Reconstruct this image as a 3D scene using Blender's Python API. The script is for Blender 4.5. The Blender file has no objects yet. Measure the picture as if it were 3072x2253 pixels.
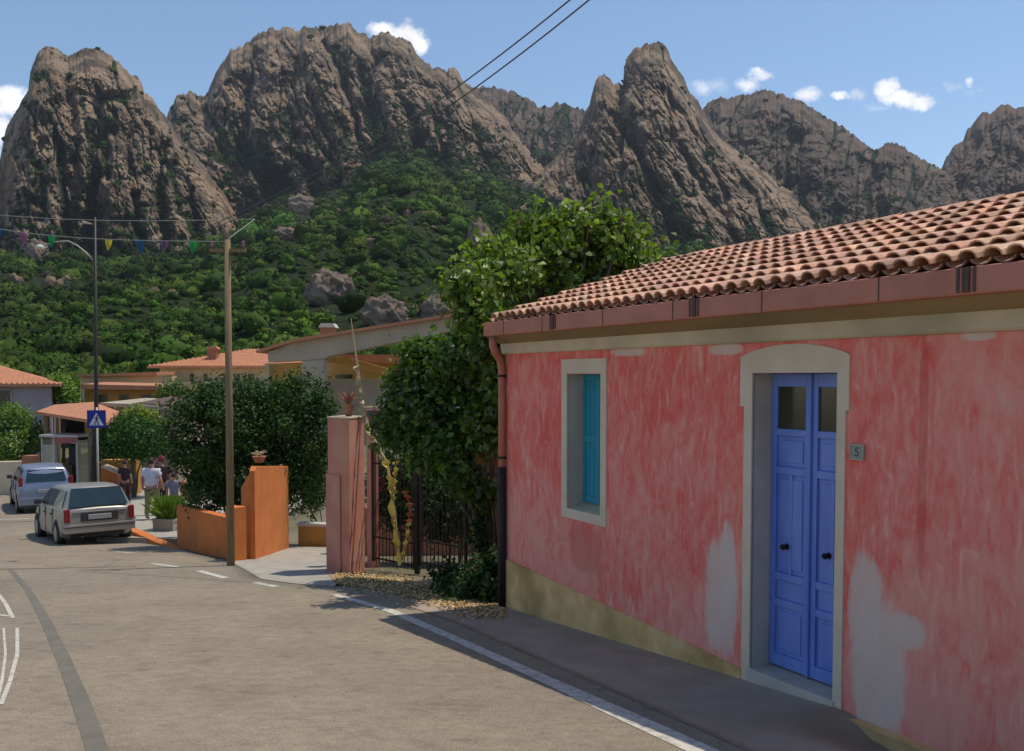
import bpy, bmesh, math, random
import numpy as np
from mathutils import Vector, Matrix
random.seed(7); RNG = np.random.default_rng(11)
C = bpy.context.scene.collection
R = math.radians
# ---------------------------------------------------------------- camera model (pixels of a 2253 x 1652 view)
EYE = 1.85; F = 2000.0; P = R(2.5); YP = 830 + F*math.tan(P)
SP, CP = math.sin(P), math.cos(P)
def ray(x, y):
    cx = (x-1126.5)/F; cy = -(y-YP)/F
    return Vector((cx, cy*SP+CP, cy*CP-SP))
def at(x, y, Y):
    d = ray(x, y); k = Y/d.y
    return Vector((d.x*k, Y, EYE+d.z*k))
# ground height
KY = [-60, -10, 0, 11.2, 15.5, 23, 30, 38, 48, 75]
KD = [.3, .95, 1.85, 2.86, 3.29, 4.16, 4.45, 4.6, 4.6, 3.2]
AN = math.atan(1096/2000); SN, CN = math.sin(AN), math.cos(AN)
DW = 5.3
def sst(a, b, x):
    t = min(1, max(0, (x-a)/(b-a))); return t*t*(3-2*t)
def G(x, y):
    d = float(np.interp(y, KY, KD))
    w = x*CN+y*SN; t = -x*SN+y*CN
    d += .17*(1-sst(4.15, 4.60, t))*sst(4.4, 5.2, w)
    return EYE-d
def gnd(x, y):
    d = ray(x, y); k = 3.0
    lo, hi = .5, 400.
    for _ in range(60):
        m = (lo+hi)/2; p = Vector((d.x*m, d.y*m, EYE+d.z*m))
        if p.z > G(p.x, p.y): lo = m
        else: hi = m
    return Vector((d.x*lo, d.y*lo, EYE+d.z*lo))
# ---------------------------------------------------------------- noise
_pm = RNG.permutation(256); _pm = np.concatenate([_pm, _pm, _pm])
_gr = RNG.normal(size=(256, 3)); _gr /= np.linalg.norm(_gr, axis=1)[:, None]
def perlin(p):
    i = np.floor(p).astype(int); f = p-i; i &= 255
    u = f*f*f*(f*(f*6-15)+10); out = 0
    for dx in (0, 1):
        wx = u[:, 0] if dx else 1-u[:, 0]
        for dy in (0, 1):
            wy = u[:, 1] if dy else 1-u[:, 1]
            for dz in (0, 1):
                wz = u[:, 2] if dz else 1-u[:, 2]
                h = _pm[_pm[_pm[(i[:, 0]+dx) & 255]+((i[:, 1]+dy) & 255)]+((i[:, 2]+dz) & 255)]
                g = _gr[h]
                out = out + wx*wy*wz*(g[:, 0]*(f[:, 0]-dx)+g[:, 1]*(f[:, 1]-dy)+g[:, 2]*(f[:, 2]-dz))
    return out*1.5
def fbm(p, o=4, g=.5):
    s = 0; a = 1.
    for k in range(o):
        s = s+a*perlin(p*2**k+k*17.3); a *= g
    return s
def ridged(p, o=4, g=.5):
    s = 0; a = 1.
    for k in range(o):
        s = s+a*(1-2*np.abs(perlin(p*2**k+k*9.7))); a *= g
    return s
# ---------------------------------------------------------------- materials
M = {}
def mat(name, c1, c2=None, scale=4, rough=.85, bump=0, bscale=40, stretch=(1, 1, 1), metal=0, tint=None, c3=None, spec=.3, detail=6, lo=.35, hi=.65, trans=0):
    m = bpy.data.materials.new(name); m.use_nodes = True; M[name] = m
    nt = m.node_tree; N = nt.nodes; L = nt.links; b = N['Principled BSDF']
    b.inputs['Roughness'].default_value = rough; b.inputs['Metallic'].default_value = metal
    b.inputs['Specular IOR Level'].default_value = spec
    if c2 is None: c2 = tuple(v*.8 for v in c1)
    tc = N.new('ShaderNodeTexCoord'); mp = N.new('ShaderNodeMapping'); mp.inputs['Scale'].default_value = stretch
    L.new(tc.outputs['Object'], mp.inputs['Vector'])
    n = N.new('ShaderNodeTexNoise'); n.inputs['Scale'].default_value = scale; n.inputs['Detail'].default_value = detail
    L.new(mp.outputs[0], n.inputs['Vector'])
    cr = N.new('ShaderNodeValToRGB'); cr.color_ramp.elements[0].position = lo; cr.color_ramp.elements[1].position = hi
    cr.color_ramp.elements[0].color = (*c1, 1); cr.color_ramp.elements[1].color = (*c2, 1)
    L.new(n.outputs['Fac'], cr.inputs[0]); col = cr.outputs[0]
    if c3:
        n3 = N.new('ShaderNodeTexNoise'); n3.inputs['Scale'].default_value = scale*.23; n3.inputs['Detail'].default_value = 8
        L.new(mp.outputs[0], n3.inputs['Vector'])
        r3 = N.new('ShaderNodeValToRGB'); r3.color_ramp.elements[0].position = .5; r3.color_ramp.elements[1].position = .68
        L.new(n3.outputs['Fac'], r3.inputs[0])
        mx = N.new('ShaderNodeMix'); mx.data_type = 'RGBA'; mx.inputs[7].default_value = (*c3, 1)
        L.new(r3.outputs[0], mx.inputs[0]); L.new(col, mx.inputs[6]); col = mx.outputs[2]
    if tint:
        a = N.new('ShaderNodeAttribute'); a.attribute_name = 'tint'
        mx = N.new('ShaderNodeMix'); mx.data_type = 'RGBA'; mx.blend_type = 'MULTIPLY'; mx.inputs[0].default_value = 1
        L.new(col, mx.inputs[6]); L.new(a.outputs['Color'], mx.inputs[7]); col = mx.outputs[2]
    L.new(col, b.inputs['Base Color'])
    if bump:
        nb = N.new('ShaderNodeTexNoise'); nb.inputs['Scale'].default_value = bscale; nb.inputs['Detail'].default_value = 5
        L.new(mp.outputs[0], nb.inputs['Vector'])
        bm = N.new('ShaderNodeBump'); bm.inputs['Strength'].default_value = bump; bm.inputs['Distance'].default_value = .02
        L.new(nb.outputs['Fac'], bm.inputs['Height']); L.new(bm.outputs[0], b.inputs['Normal'])
    if trans:
        out = N['Material Output']; t = N.new('ShaderNodeBsdfTranslucent'); ms = N.new('ShaderNodeMixShader'); ms.inputs[0].default_value = trans
        mu = N.new('ShaderNodeMix'); mu.data_type = 'RGBA'; mu.blend_type = 'MULTIPLY'; mu.inputs[0].default_value = 1; mu.inputs[7].default_value = (1.3, 1.5, .5, 1)
        L.new(col, mu.inputs[6]); L.new(mu.outputs[2], t.inputs['Color'])
        L.new(b.outputs[0], ms.inputs[1]); L.new(t.outputs[0], ms.inputs[2]); L.new(ms.outputs[0], out.inputs['Surface'])
    return m
# ---------------------------------------------------------------- mesh builder
def tag(o, label=None, cat=None, group=None, kind=None):
    if label: o['label'] = label
    if cat: o['category'] = cat
    if group: o['group'] = group
    if kind: o['kind'] = kind
    return o
def empty(name, loc, rz=0, label=None, cat=None, group=None):
    o = bpy.data.objects.new(name, None); C.objects.link(o); o.location = loc; o.rotation_euler = (0, 0, rz)
    o.empty_display_size = .2
    return tag(o, label, cat, group)
def link(name, me, m, parent=None, smooth=False):
    if smooth: me.polygons.foreach_set('use_smooth', [True]*len(me.polygons))
    if m is not None: me.materials.append(M[m] if isinstance(m, str) else m)
    o = bpy.data.objects.new(name, me); C.objects.link(o)
    if parent: o.parent = parent
    return o
class MB:
    def __init__(s): s.v = []; s.f = []; s.c = []
    def add(s, vs, fs, col=None):
        b = len(s.v); s.v += [tuple(v) for v in vs]; s.f += [tuple(i+b for i in f) for f in fs]
        s.c += [col or (1, 1, 1)]*len(vs)
        return s
    def box(s, a, b, mtx=None, col=None):
        (x0, y0, z0), (x1, y1, z1) = a, b
        if x0 > x1: x0, x1 = x1, x0
        if y0 > y1: y0, y1 = y1, y0
        if z0 > z1: z0, z1 = z1, z0
        vs = [Vector(p) for p in ((x0,y0,z0),(x1,y0,z0),(x1,y1,z0),(x0,y1,z0),(x0,y0,z1),(x1,y0,z1),(x1,y1,z1),(x0,y1,z1))]
        if mtx: vs = [mtx @ v for v in vs]
        return s.add(vs, [(0,3,2,1),(4,5,6,7),(0,1,5,4),(1,2,6,5),(2,3,7,6),(3,0,4,7)], col)
    def prism(s, poly, vec, col=None):
        n = len(poly); vec = Vector(vec)
        vs = [Vector(p) for p in poly]+[Vector(p)+vec for p in poly]
        return s.add(vs, [tuple(range(n))[::-1], tuple(range(n, 2*n))]+[(i, (i+1) % n, (i+1) % n+n, i+n) for i in range(n)], col)
    def tube(s, pts, r, n=8, cap=True, col=None):
        pts = [Vector(p) for p in pts]
        rs = r if isinstance(r, (list, tuple)) else [r]*len(pts)
        vs = []; fs = []; prev = None
        for i, p in enumerate(pts):
            d = (pts[min(i+1, len(pts)-1)]-pts[max(i-1, 0)]).normalized()
            if prev is None:
                a = d.orthogonal().normalized()
            else:
                a = prev-d*prev.dot(d)
                a = a.normalized() if a.length > 1e-6 else d.orthogonal().normalized()
            prev = a; b = d.cross(a)
            for k in range(n):
                t = 2*math.pi*k/n; vs.append(p+(a*math.cos(t)+b*math.sin(t))*rs[i])
        for i in range(len(pts)-1):
            for k in range(n):
                fs.append((i*n+k, i*n+(k+1) % n, (i+1)*n+(k+1) % n, (i+1)*n+k))
        if cap: fs += [tuple(range(n))[::-1], tuple(range((len(pts)-1)*n, len(pts)*n))]
        return s.add(vs, fs, col)
    def lathe(s, prof, c, n=16, col=None):
        vs = []; fs = []
        for r, z in prof:
            for k in range(n):
                t = 2*math.pi*k/n; vs.append((c[0]+r*math.cos(t), c[1]+r*math.sin(t), c[2]+z))
        for i in range(len(prof)-1):
            for k in range(n): fs.append((i*n+k, i*n+(k+1) % n, (i+1)*n+(k+1) % n, (i+1)*n+k))
        fs += [tuple(range(n))[::-1], tuple(range((len(prof)-1)*n, len(prof)*n))]
        return s.add(vs, fs, col)
    def build(s, name, m, parent=None, smooth=False, origin=None, bevel=0):
        o0 = Vector(origin) if origin is not None else Vector((0, 0, 0))
        me = bpy.data.meshes.new(name)
        me.from_pydata([tuple(Vector(v)-o0) for v in s.v], [], s.f); me.update()
        if any(c != (1, 1, 1) for c in s.c):
            a = me.color_attributes.new('tint', 'FLOAT_COLOR', 'POINT')
            a.data.foreach_set('color', np.array([(*c, 1) for c in s.c], dtype=np.float32).ravel())
        o = link(name, me, m, parent, smooth); o.location = o0
        if bevel:
            bv = o.modifiers.new('bevel', 'BEVEL'); bv.width = bevel; bv.segments = 2; bv.limit_method = 'ANGLE'
        return o
def npmesh(name, V, Fq, m, tint=None, smooth=False, parent=None, origin=None):
    V = np.asarray(V, dtype=np.float32)
    if origin is not None: V = V-np.array(origin, dtype=np.float32)
    Fq = np.asarray(Fq, dtype=np.int32); k = Fq.shape[1]
    me = bpy.data.meshes.new(name)
    me.vertices.add(len(V)); me.vertices.foreach_set('co', V.ravel())
    me.loops.add(Fq.size); me.loops.foreach_set('vertex_index', Fq.ravel())
    me.polygons.add(len(Fq)); me.polygons.foreach_set('loop_start', np.arange(0, Fq.size, k, dtype=np.int32))
    me.polygons.foreach_set('loop_total', np.full(len(Fq), k, dtype=np.int32))
    if smooth: me.polygons.foreach_set('use_smooth', np.ones(len(Fq), dtype=bool))
    me.update(calc_edges=True)
    if tint is not None:
        a = me.color_attributes.new('tint', 'FLOAT_COLOR', 'POINT')
        t = np.ones((len(V), 4), dtype=np.float32); t[:, :3] = tint; a.data.foreach_set('color', t.ravel())
    o = link(name, me, m, parent)
    if origin is not None: o.location = origin
    return o
def gridfaces(nr, nc):
    i = np.arange(nr-1)[:, None]*nc+np.arange(nc-1)[None, :]; i = i.ravel()
    return np.stack([i, i+1, i+nc+1, i+nc], 1)
def copy_tree(o, parent=None):
    c = o.copy(); C.objects.link(c); c.parent = parent
    for ch in o.children: copy_tree(ch, c)
    return c
def resample(pts, n):
    pts = [Vector(p) for p in pts]; s = [0]
    for a, b in zip(pts, pts[1:]): s.append(s[-1]+(b-a).length)
    out = []
    for t in np.linspace(0, s[-1], n):
        out.append(Vector([float(np.interp(t, s, [p[k] for p in pts])) for k in range(2)]))
    return out
def sheet(name, A, B, n, m_, off, matn, kind='structure', thick=0):
    A = resample([(p[0], p[1]) for p in A], n); B = resample([(p[0], p[1]) for p in B], n)
    vs = []
    for a, b in zip(A, B):
        for k in range(m_):
            p = a.lerp(b, k/(m_-1)); vs.append((p.x, p.y, G(p.x, p.y)+off))
    fs = [tuple(f) for f in gridfaces(n, m_)]
    rim = [(i, 0) for i in range(n)]+[(n-1, k) for k in range(1, m_)]+[(i, m_-1) for i in range(n-2, -1, -1)]+[(0, k) for k in range(m_-2, 0, -1)]
    base = len(vs); sk = max(.04, off+.04)
    for (i, k) in rim: v = vs[i*m_+k]; vs.append((v[0], v[1], v[2]-sk))
    for j, (i, k) in enumerate(rim):
        j2 = (j+1) % len(rim); i2, k2 = rim[j2]; fs.append((i*m_+k, base+j, base+j2, i2*m_+k2))
    o = npmesh(name, vs, np.array(fs), matn)
    return tag(o, kind=kind)
# ---------------------------------------------------------------- foliage
LEAF = np.array([[0, 0, 0], [.35, .5, .12], [0, 1, -.05], [-.35, .5, .12]])
def leaves(pos, nrm, size, tint, wid=1.0, spread=.8, rng=RNG):
    n = len(pos)
    u = nrm+rng.normal(size=(n, 3))*spread; u /= np.linalg.norm(u, axis=1)[:, None]
    w = rng.normal(size=(n, 3)); w -= (w*u).sum(1)[:, None]*u; w /= np.linalg.norm(w, axis=1)[:, None]
    r = np.cross(w, u)
    sz = size*rng.uniform(.6, 1.3, (n, 1))
    V = np.zeros((n, 4, 3))
    for k in range(4):
        a, b, c = LEAF[k]; V[:, k] = pos+sz*(r*a*wid+w*(b-.5)+u*c)
    Fq = np.arange(n*4).reshape(n, 4)
    return V.reshape(-1, 3), Fq, np.repeat(tint, 4, axis=0)
def ellipsoid_pts(lobes, n, clump=28, csize=.22, shell=.45, rng=RNG):
    """lobes: (cx,cy,cz,rx,ry,rz); returns clumped positions and outward normals"""
    L = np.array(lobes, float); vol = (L[:, 3]*L[:, 4]*L[:, 5])**.7; nc = max(4, n//clump)
    idx = rng.choice(len(L), nc, p=vol/vol.sum())
    d = rng.normal(size=(nc, 3)); d /= np.linalg.norm(d, axis=1)[:, None]
    rr = rng.uniform(shell, 1.04, (nc, 1))**.5
    cc = L[idx, :3]+d*rr*L[idx, 3:]
    k = rng.integers(0, nc, n); cs = csize*rng.uniform(.6, 1.4, (nc, 1))
    off = rng.normal(size=(n, 3))*cs[k]*.6
    pos = cc[k]+off
    nr = d[k]*.7+off/(np.linalg.norm(off, axis=1)[:, None]+1e-6)*.5+np.array([0, 0, .35])
    nr /= np.linalg.norm(nr, axis=1)[:, None]
    ct = rng.uniform(.7, 1.25, (nc, 1))
    return pos, nr, ct[k]
def crown(name, lobes, n, size, matn, parent=None, clump=28, csize=.22, shell=.45, hue=(1, 1, 1), hue2=None, floor=None, wid=1.0, origin=None, top_light=0):
    pos, nr, ct = ellipsoid_pts(lobes, n, clump, csize, shell)
    if floor is not None:
        k = pos[:, 2] > floor; pos, nr, ct = pos[k], nr[k], ct[k]
    t = np.ones((len(pos), 3))*np.array(hue)
    if hue2 is not None:
        w = RNG.random((len(pos), 1)) < .25; t = np.where(w, np.array(hue2), t)
    t = t*ct*RNG.uniform(.75, 1.25, (len(pos), 1))
    V, Fq, T = leaves(pos, nr, size, t, wid)
    return npmesh(name, V, Fq, matn, tint=T, parent=parent, origin=origin)
def lobe(x, y, rx, ry, Y, rd=None):
    """ellipsoid from its place in the picture at distance Y"""
    c = at(x, y, Y); k = Y/F
    return (c.x, c.y, c.z, rx*k, (rd if rd else rx*k*.9), ry*k)
SKY, SUNE, EXPO, CLOUD, SKYSAT, SKYVAL, HAZE = .15, 3.3, .10, 1.25, 1.02, .92, .00011
# ---------------------------------------------------------------- materials list
mat('asphalt', (.262, .212, .152), (.302, .246, .176), 1.1, .95, .8, 55, c3=(.235, .194, .142))
def asphalt_grain():
    m = M['asphalt']; nt = m.node_tree; N = nt.nodes; L = nt.links; bs = N['Principled BSDF']; src = bs.inputs['Base Color'].links[0].from_socket
    tc = N.new('ShaderNodeTexCoord')
    def ns(sc, st=(1, 1, 1), det=4):
        mp = N.new('ShaderNodeMapping'); mp.inputs['Scale'].default_value = st; L.new(tc.outputs['Object'], mp.inputs['Vector'])
        n = N.new('ShaderNodeTexNoise'); n.inputs['Scale'].default_value = sc; n.inputs['Detail'].default_value = det; n.inputs['Roughness'].default_value = .7; L.new(mp.outputs[0], n.inputs['Vector']); return n.outputs['Fac']
    def fac(v, lo, hi, o0, o1):
        r = N.new('ShaderNodeMapRange'); r.inputs[1].default_value = lo; r.inputs[2].default_value = hi; r.inputs[3].default_value = o0; r.inputs[4].default_value = o1; L.new(v, r.inputs[0]); return r.outputs[0]
    col = src
    for v in (fac(ns(60), .3, .7, .72, 1.26), fac(ns(7, (1, 1.4, 1), 6), .35, .68, 1.13, .84), fac(ns(2.6, (1, 1.8, 1), 7), .54, .68, 1.0, .76)):
        mx = N.new('ShaderNodeVectorMath'); mx.operation = 'SCALE'; L.new(col, mx.inputs[0]); L.new(v, mx.inputs['Scale']); col = mx.outputs[0]
    L.new(col, bs.inputs['Base Color'])
asphalt_grain()
mat('seal', (.15, .13, .105), (.18, .158, .128), 6, .9, .2, 80)
mat('linepaint', (.58, .54, .46), (.34, .31, .26), 14, .8, .2, 60, lo=.42, hi=.72)
mat('apron', (.30, .235, .18), (.38, .305, .235), 2.2, .95, .4, 40, c3=(.21, .165, .10))
mat('concrete', (.40, .36, .30), (.32, .29, .24), 3, .9, .3, 50)
mat('earth', (.16, .13, .08), (.10, .10, .05), 1.2, .95, .5, 20, c3=(.2, .16, .1))
mat('verge', (.40, .29, .16), (.30, .21, .11), 3, .95, .6, 30, c3=(.24, .19, .10))
mat('dryleaf', (.62, .44, .22), (.48, .32, .14), 20, .9, tint=1)
mat('trim', (.70, .57, .43), (.62, .50, .37), 3, .9, .25, 60)
mat('reveal', (.56, .47, .40), (.46, .39, .33), 3, .9, .25, 60)
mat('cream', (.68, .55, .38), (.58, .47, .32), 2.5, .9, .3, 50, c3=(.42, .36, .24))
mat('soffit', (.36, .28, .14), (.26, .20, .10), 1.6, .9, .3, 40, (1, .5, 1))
mat('fascia', (.52, .21, .145), (.43, .17, .115), 3, .85, .2, 50)
mat('darkgap', (.13, .075, .06), (.10, .06, .05), 5)
mat('plinth', (.80, .52, .25), (.64, .38, .15), 4.5, .95, .5, 50, c3=(.40, .26, .09))
mat('tile', (.66, .40, .27), (.54, .275, .17), 14, .8, .3, 60, tint=1, c3=(.46, .26, .17))
mat('bluepaint', (.135, .21, .60), (.19, .28, .68), 5, .42, .15, 30, (1, 1, .25), spec=.4)
mat('tealpaint', (.03, .26, .36), (.04, .32, .42), 5, .5, .15, 30, (1, 1, .25))
mat('glassdark', (.035, .035, .02), (.05, .05, .03), 2, .15, spec=.6)
mat('iron', (.022, .016, .014), (.045, .025, .018), 12, .6, metal=.3)
mat('pinkpillar', (.54, .19, .13), (.60, .29, .20), 2.2, .92, .4, 40, (1, 1, .7), c3=(.40, .14, .09))
mat('orange', (.66, .20, .05), (.56, .165, .042), 2.5, .92, .5, 40, c3=(.46, .16, .04))
mat('ochre', (.50, .27, .07), (.43, .22, .06), 3, .92, .3, 40)
mat('whitecap', (.6, .57, .5), (.5, .47, .4), 4)
mat('wood', (.26, .185, .10), (.19, .13, .07), 6, .85, .3, 30, (6, 6, .4))
mat('black', (.022, .016, .014), (.03, .02, .018), 6, .5)
mat('terracotta', (.42, .18, .09), (.33, .14, .08), 8)
mat('purplepot', (.27, .13, .15), (.2, .1, .12), 8)
mat('cane', (.55, .42, .24), (.42, .32, .18), 12, .7)
mat('ribbon', (.85, .66, .16), (.75, .55, .12), 10, .6, trans=.2)
mat('redribbon', (.62, .19, .06), (.5, .13, .05), 10, .6)
mat('leafA', (.085, .14, .025), (.13, .185, .035), 3, .42, tint=1, spec=.45, trans=.35)
mat('leafB', (.026, .06, .016), (.045, .085, .02), 3, .62, tint=1, spec=.2, trans=.2)
mat('leafC', (.17, .26, .035), (.13, .22, .03), 3, .5, tint=1, trans=.3)
mat('maquis', (.062, .10, .015), (.034, .064, .011), .3, .8, tint=1, spec=.1)
mat('maquiscore', (.02, .033, .011), (.025, .04, .013), .3, .95, tint=1, spec=.05)
mat('bark', (.12, .09, .06), (.08, .06, .04), 8, .95, .5, 30)
mat('housegrey', (.44, .36, .27), (.37, .30, .22), 1.5, .9, .2, 20)
mat('houseyellow', (.76, .48, .16), (.66, .41, .13), 2)
mat('housebeige', (.60, .46, .28), (.52, .40, .23), 2)
mat('houselilac', (.36, .30, .32), (.31, .26, .28), 2)
mat('housepink', (.42, .31, .27), (.38, .28, .22), 2)
mat('farroof', (.52, .23, .12), (.42, .18, .10), 3, .9, .4, 12, (1, 1, 1))
mat('platestone', (.33, .32, .29), (.27, .27, .24), 20)
mat('platedigit', (.13, .15, .12), (.1, .12, .1), 20)
mat('silver', (.34, .31, .27), (.32, .29, .25), 2, .34, metal=.35, spec=.5)
mat('silverblue', (.25, .28, .36), (.24, .27, .35), 2, .32, metal=.5, spec=.5)
mat('carglass', (.012, .03, .035), (.01, .02, .025), 2, .08, spec=.8)
mat('redlight', (.30, .02, .02), (.22, .015, .015), 10, .3)
mat('rubber', (.02, .02, .02), (.03, .03, .03), 10, .8)
mat('rim', (.3, .3, .3), (.25, .25, .25), 10, .4, metal=.6)
mat('plate', (.34, .34, .33), (.3, .3, .29), 10)
mat('cablegrey', (.13, .11, .10), (.11, .10, .09), 10)
mat('plastic', (.05, .05, .05), (.04, .04, .04), 10, .6)
mat('signblue', (.012, .022, .24), (.01, .018, .2), 10, .4)
mat('signwhite', (.6, .62, .7), (.5, .5, .6), 10, .5)
mat('galv', (.42, .40, .33), (.36, .34, .28), 10, .5, metal=.3)
mat('boothmetal', (.5, .47, .45), (.42, .4, .38), 10, .4, metal=.3)
mat('boothred', (.42, .12, .12), (.35, .09, .1), 10, .5)
mat('shirtwhite', (.66, .61, .68), (.56, .52, .58), 8)
mat('khaki', (.26, .23, .13), (.22, .19, .1), 8)
mat('darkcloth', (.03, .015, .018), (.05, .02, .025), 8)
mat('redcloth', (.22, .03, .04), (.16, .02, .03), 8)
mat('lilaccloth', (.22, .2, .27), (.17, .15, .21), 8)
mat('skin', (.45, .24, .17), (.4, .2, .14), 8, .6)
mat('hair', (.035, .015, .01), (.05, .02, .015), 20, .7)
for nm, c in (('flagviolet', (.35, .16, .42)), ('flaggreen', (.04, .42, .16)), ('flagyellow', (.7, .58, .12)), ('flagblue', (.03, .16, .42)), ('flaglilac', (.3, .15, .33))):
    mat(nm, c, tuple(v*.85 for v in c), 8, .6, trans=.5)
def leaf_fix(nm):   # per-leaf variation uses translucency already
    pass
# glass for the phone booth
m = bpy.data.materials.new('boothglass'); m.use_nodes = True; M['boothglass'] = m
b = m.node_tree.nodes['Principled BSDF']; b.inputs['Base Color'].default_value = (.6, .6, .45, 1); b.inputs['Roughness'].default_value = .1
b.inputs['Alpha'].default_value = .35
nn = m.node_tree.nodes.new('ShaderNodeTexNoise'); nn.inputs['Scale'].default_value = 3
rr = m.node_tree.nodes.new('ShaderNodeMapRange'); rr.inputs[3].default_value = .25; rr.inputs[4].default_value = .5
m.node_tree.links.new(nn.outputs['Fac'], rr.inputs[0]); m.node_tree.links.new(rr.outputs[0], b.inputs['Alpha'])

# pink lime-wash wall: coordinates are local to the house (x depth, y along the wall, z height)
def pink_wall():
    m = bpy.data.materials.new('pinkwall'); m.use_nodes = True; M['pinkwall'] = m
    nt = m.node_tree; N = nt.nodes; L = nt.links; b = N['Principled BSDF']; b.inputs['Roughness'].default_value = .95; b.inputs['Specular IOR Level'].default_value = .15
    tc = N.new('ShaderNodeTexCoord')
    def noise(sc, stretch, det=6, rough=.6, dist=0):
        mp = N.new('ShaderNodeMapping'); mp.inputs['Scale'].default_value = stretch; L.new(tc.outputs['Object'], mp.inputs['Vector'])
        n = N.new('ShaderNodeTexNoise'); n.inputs['Scale'].default_value = sc; n.inputs['Detail'].default_value = det; n.inputs['Roughness'].default_value = rough; n.inputs['Distortion'].default_value = dist
        L.new(mp.outputs[0], n.inputs['Vector']); return n.outputs['Fac']
    def mth(op, a, b_=None, c=None):
        n = N.new('ShaderNodeMath'); n.operation = op
        for k, v in enumerate((a, b_, c)):
            if v is None: continue
            if isinstance(v, (int, float)): n.inputs[k].default_value = v
            else: L.new(v, n.inputs[k])
        return n.outputs[0]
    def ramp(v, a, c):
        n = N.new('ShaderNodeMapRange'); n.interpolation_type = 'SMOOTHSTEP'; n.inputs[1].default_value = a; n.inputs[2].default_value = c; L.new(v, n.inputs[0]); return n.outputs[0]
    def mix(fac, c1, c2):
        n = N.new('ShaderNodeMix'); n.data_type = 'RGBA'
        if isinstance(fac, (int, float)): n.inputs[0].default_value = fac
        else: L.new(fac, n.inputs[0])
        for k, v in ((6, c1), (7, c2)):
            if isinstance(v, tuple): n.inputs[k].default_value = (*v, 1)
            else: L.new(v, n.inputs[k])
        return n.outputs[2]
    sx = N.new('ShaderNodeSeparateXYZ'); L.new(tc.outputs['Object'], sx.inputs[0]); y, z = sx.outputs[1], sx.outputs[2]
    st = noise(7, (1, 1.5, .42), 7, .65, 1.2)       # brush streaks
    big = noise(1.1, (1, 1.1, .8), 5, .6, .4)
    med = noise(3.2, (1, 1.2, .75), 7, .7, 1.2)
    fine = noise(26, (1, 1.5, .35), 5, .7)
    fac = mth('ADD', mth('MULTIPLY', st, .45), mth('ADD', mth('MULTIPLY', big, .5), mth('MULTIPLY', med, .5)))
    # more faded low down and to the right
    low = ramp(z, 2.3, .3); rt = ramp(y, 6.0, 2.6)
    fac = mth('ADD', fac, mth('ADD', mth('MULTIPLY', low, .07), mth('MULTIPLY', rt, .05)))
    f1 = ramp(fac, .60, .90)
    c = mix(f1, (.80, .125, .10), (.82, .33, .26))
    c = mix(mth('MULTIPLY', ramp(fine, .45, .75), .35), c, (.70, .38, .29))
    f2 = ramp(mth('ADD', med, mth('MULTIPLY', big, .6)), .98, 1.15)
    c = mix(mth('MULTIPLY', f2, .75), c, (.74, .46, .38))
    c = mix(mth('MULTIPLY', ramp(st, .56, .72), .4), c, (.88, .55, .45))
    # bare plaster patches (centre along wall, centre height, half sizes)
    nz = noise(5.5, (1, 1.6, .45), 6, .7, .3)
    for (y0, z0, ry, rz) in ((5.93, .72, .20, .52), (4.30, .55, .22, .52), (4.42, .95, .14, .38), (4.10, .87, .16, .12), (5.86, .95, .10, .40), (7.3, 2.85, .28, .04), (5.9, 2.84, .2, .05), (3.6, 2.86, .12, .03)):
        dy = mth('DIVIDE', mth('SUBTRACT', y, y0), ry); dz = mth('DIVIDE', mth('SUBTRACT', z, z0), rz)
        q = mth('ADD', mth('POWER', mth('ABSOLUTE', dy), 2.6), mth('POWER', mth('ABSOLUTE', dz), 2.6))
        q = mth('ADD', q, mth('ADD', mth('MULTIPLY', mth('SUBTRACT', nz, .5), 3.0), mth('MULTIPLY', mth('SUBTRACT', fine, .5), 1.0)))
        c = mix(mth('MULTIPLY', ramp(q, 1.5, .45), .9), c, mix(med, (.62, .46, .385), (.74, .58, .50)))
    # darker red strips where the wash was laid on thick
    for (y0, z0, ry, rz) in ((8.05, .78, .33, .26), (3.98, 2.15, .035, .85)):
        dy = mth('DIVIDE', mth('SUBTRACT', y, y0), ry); dz = mth('DIVIDE', mth('SUBTRACT', z, z0), rz)
        q = mth('ADD', mth('POWER', mth('ABSOLUTE', dy), 3), mth('POWER', mth('ABSOLUTE', dz), 3)); q = mth('ADD', q, mth('MULTIPLY', mth('SUBTRACT', nz, .5), 1.4))
        c = mix(mth('MULTIPLY', ramp(q, 1.4, .4), .38), c, (.52, .07, .055))
    L.new(c, b.inputs['Base Color'])
    bm = N.new('ShaderNodeBump'); bm.inputs['Strength'].default_value = .35; bm.inputs['Distance'].default_value = .015
    L.new(mth('ADD', fine, mth('MULTIPLY', med, 1.5)), bm.inputs['Height']); L.new(bm.outputs[0], b.inputs['Normal'])
pink_wall()

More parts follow.
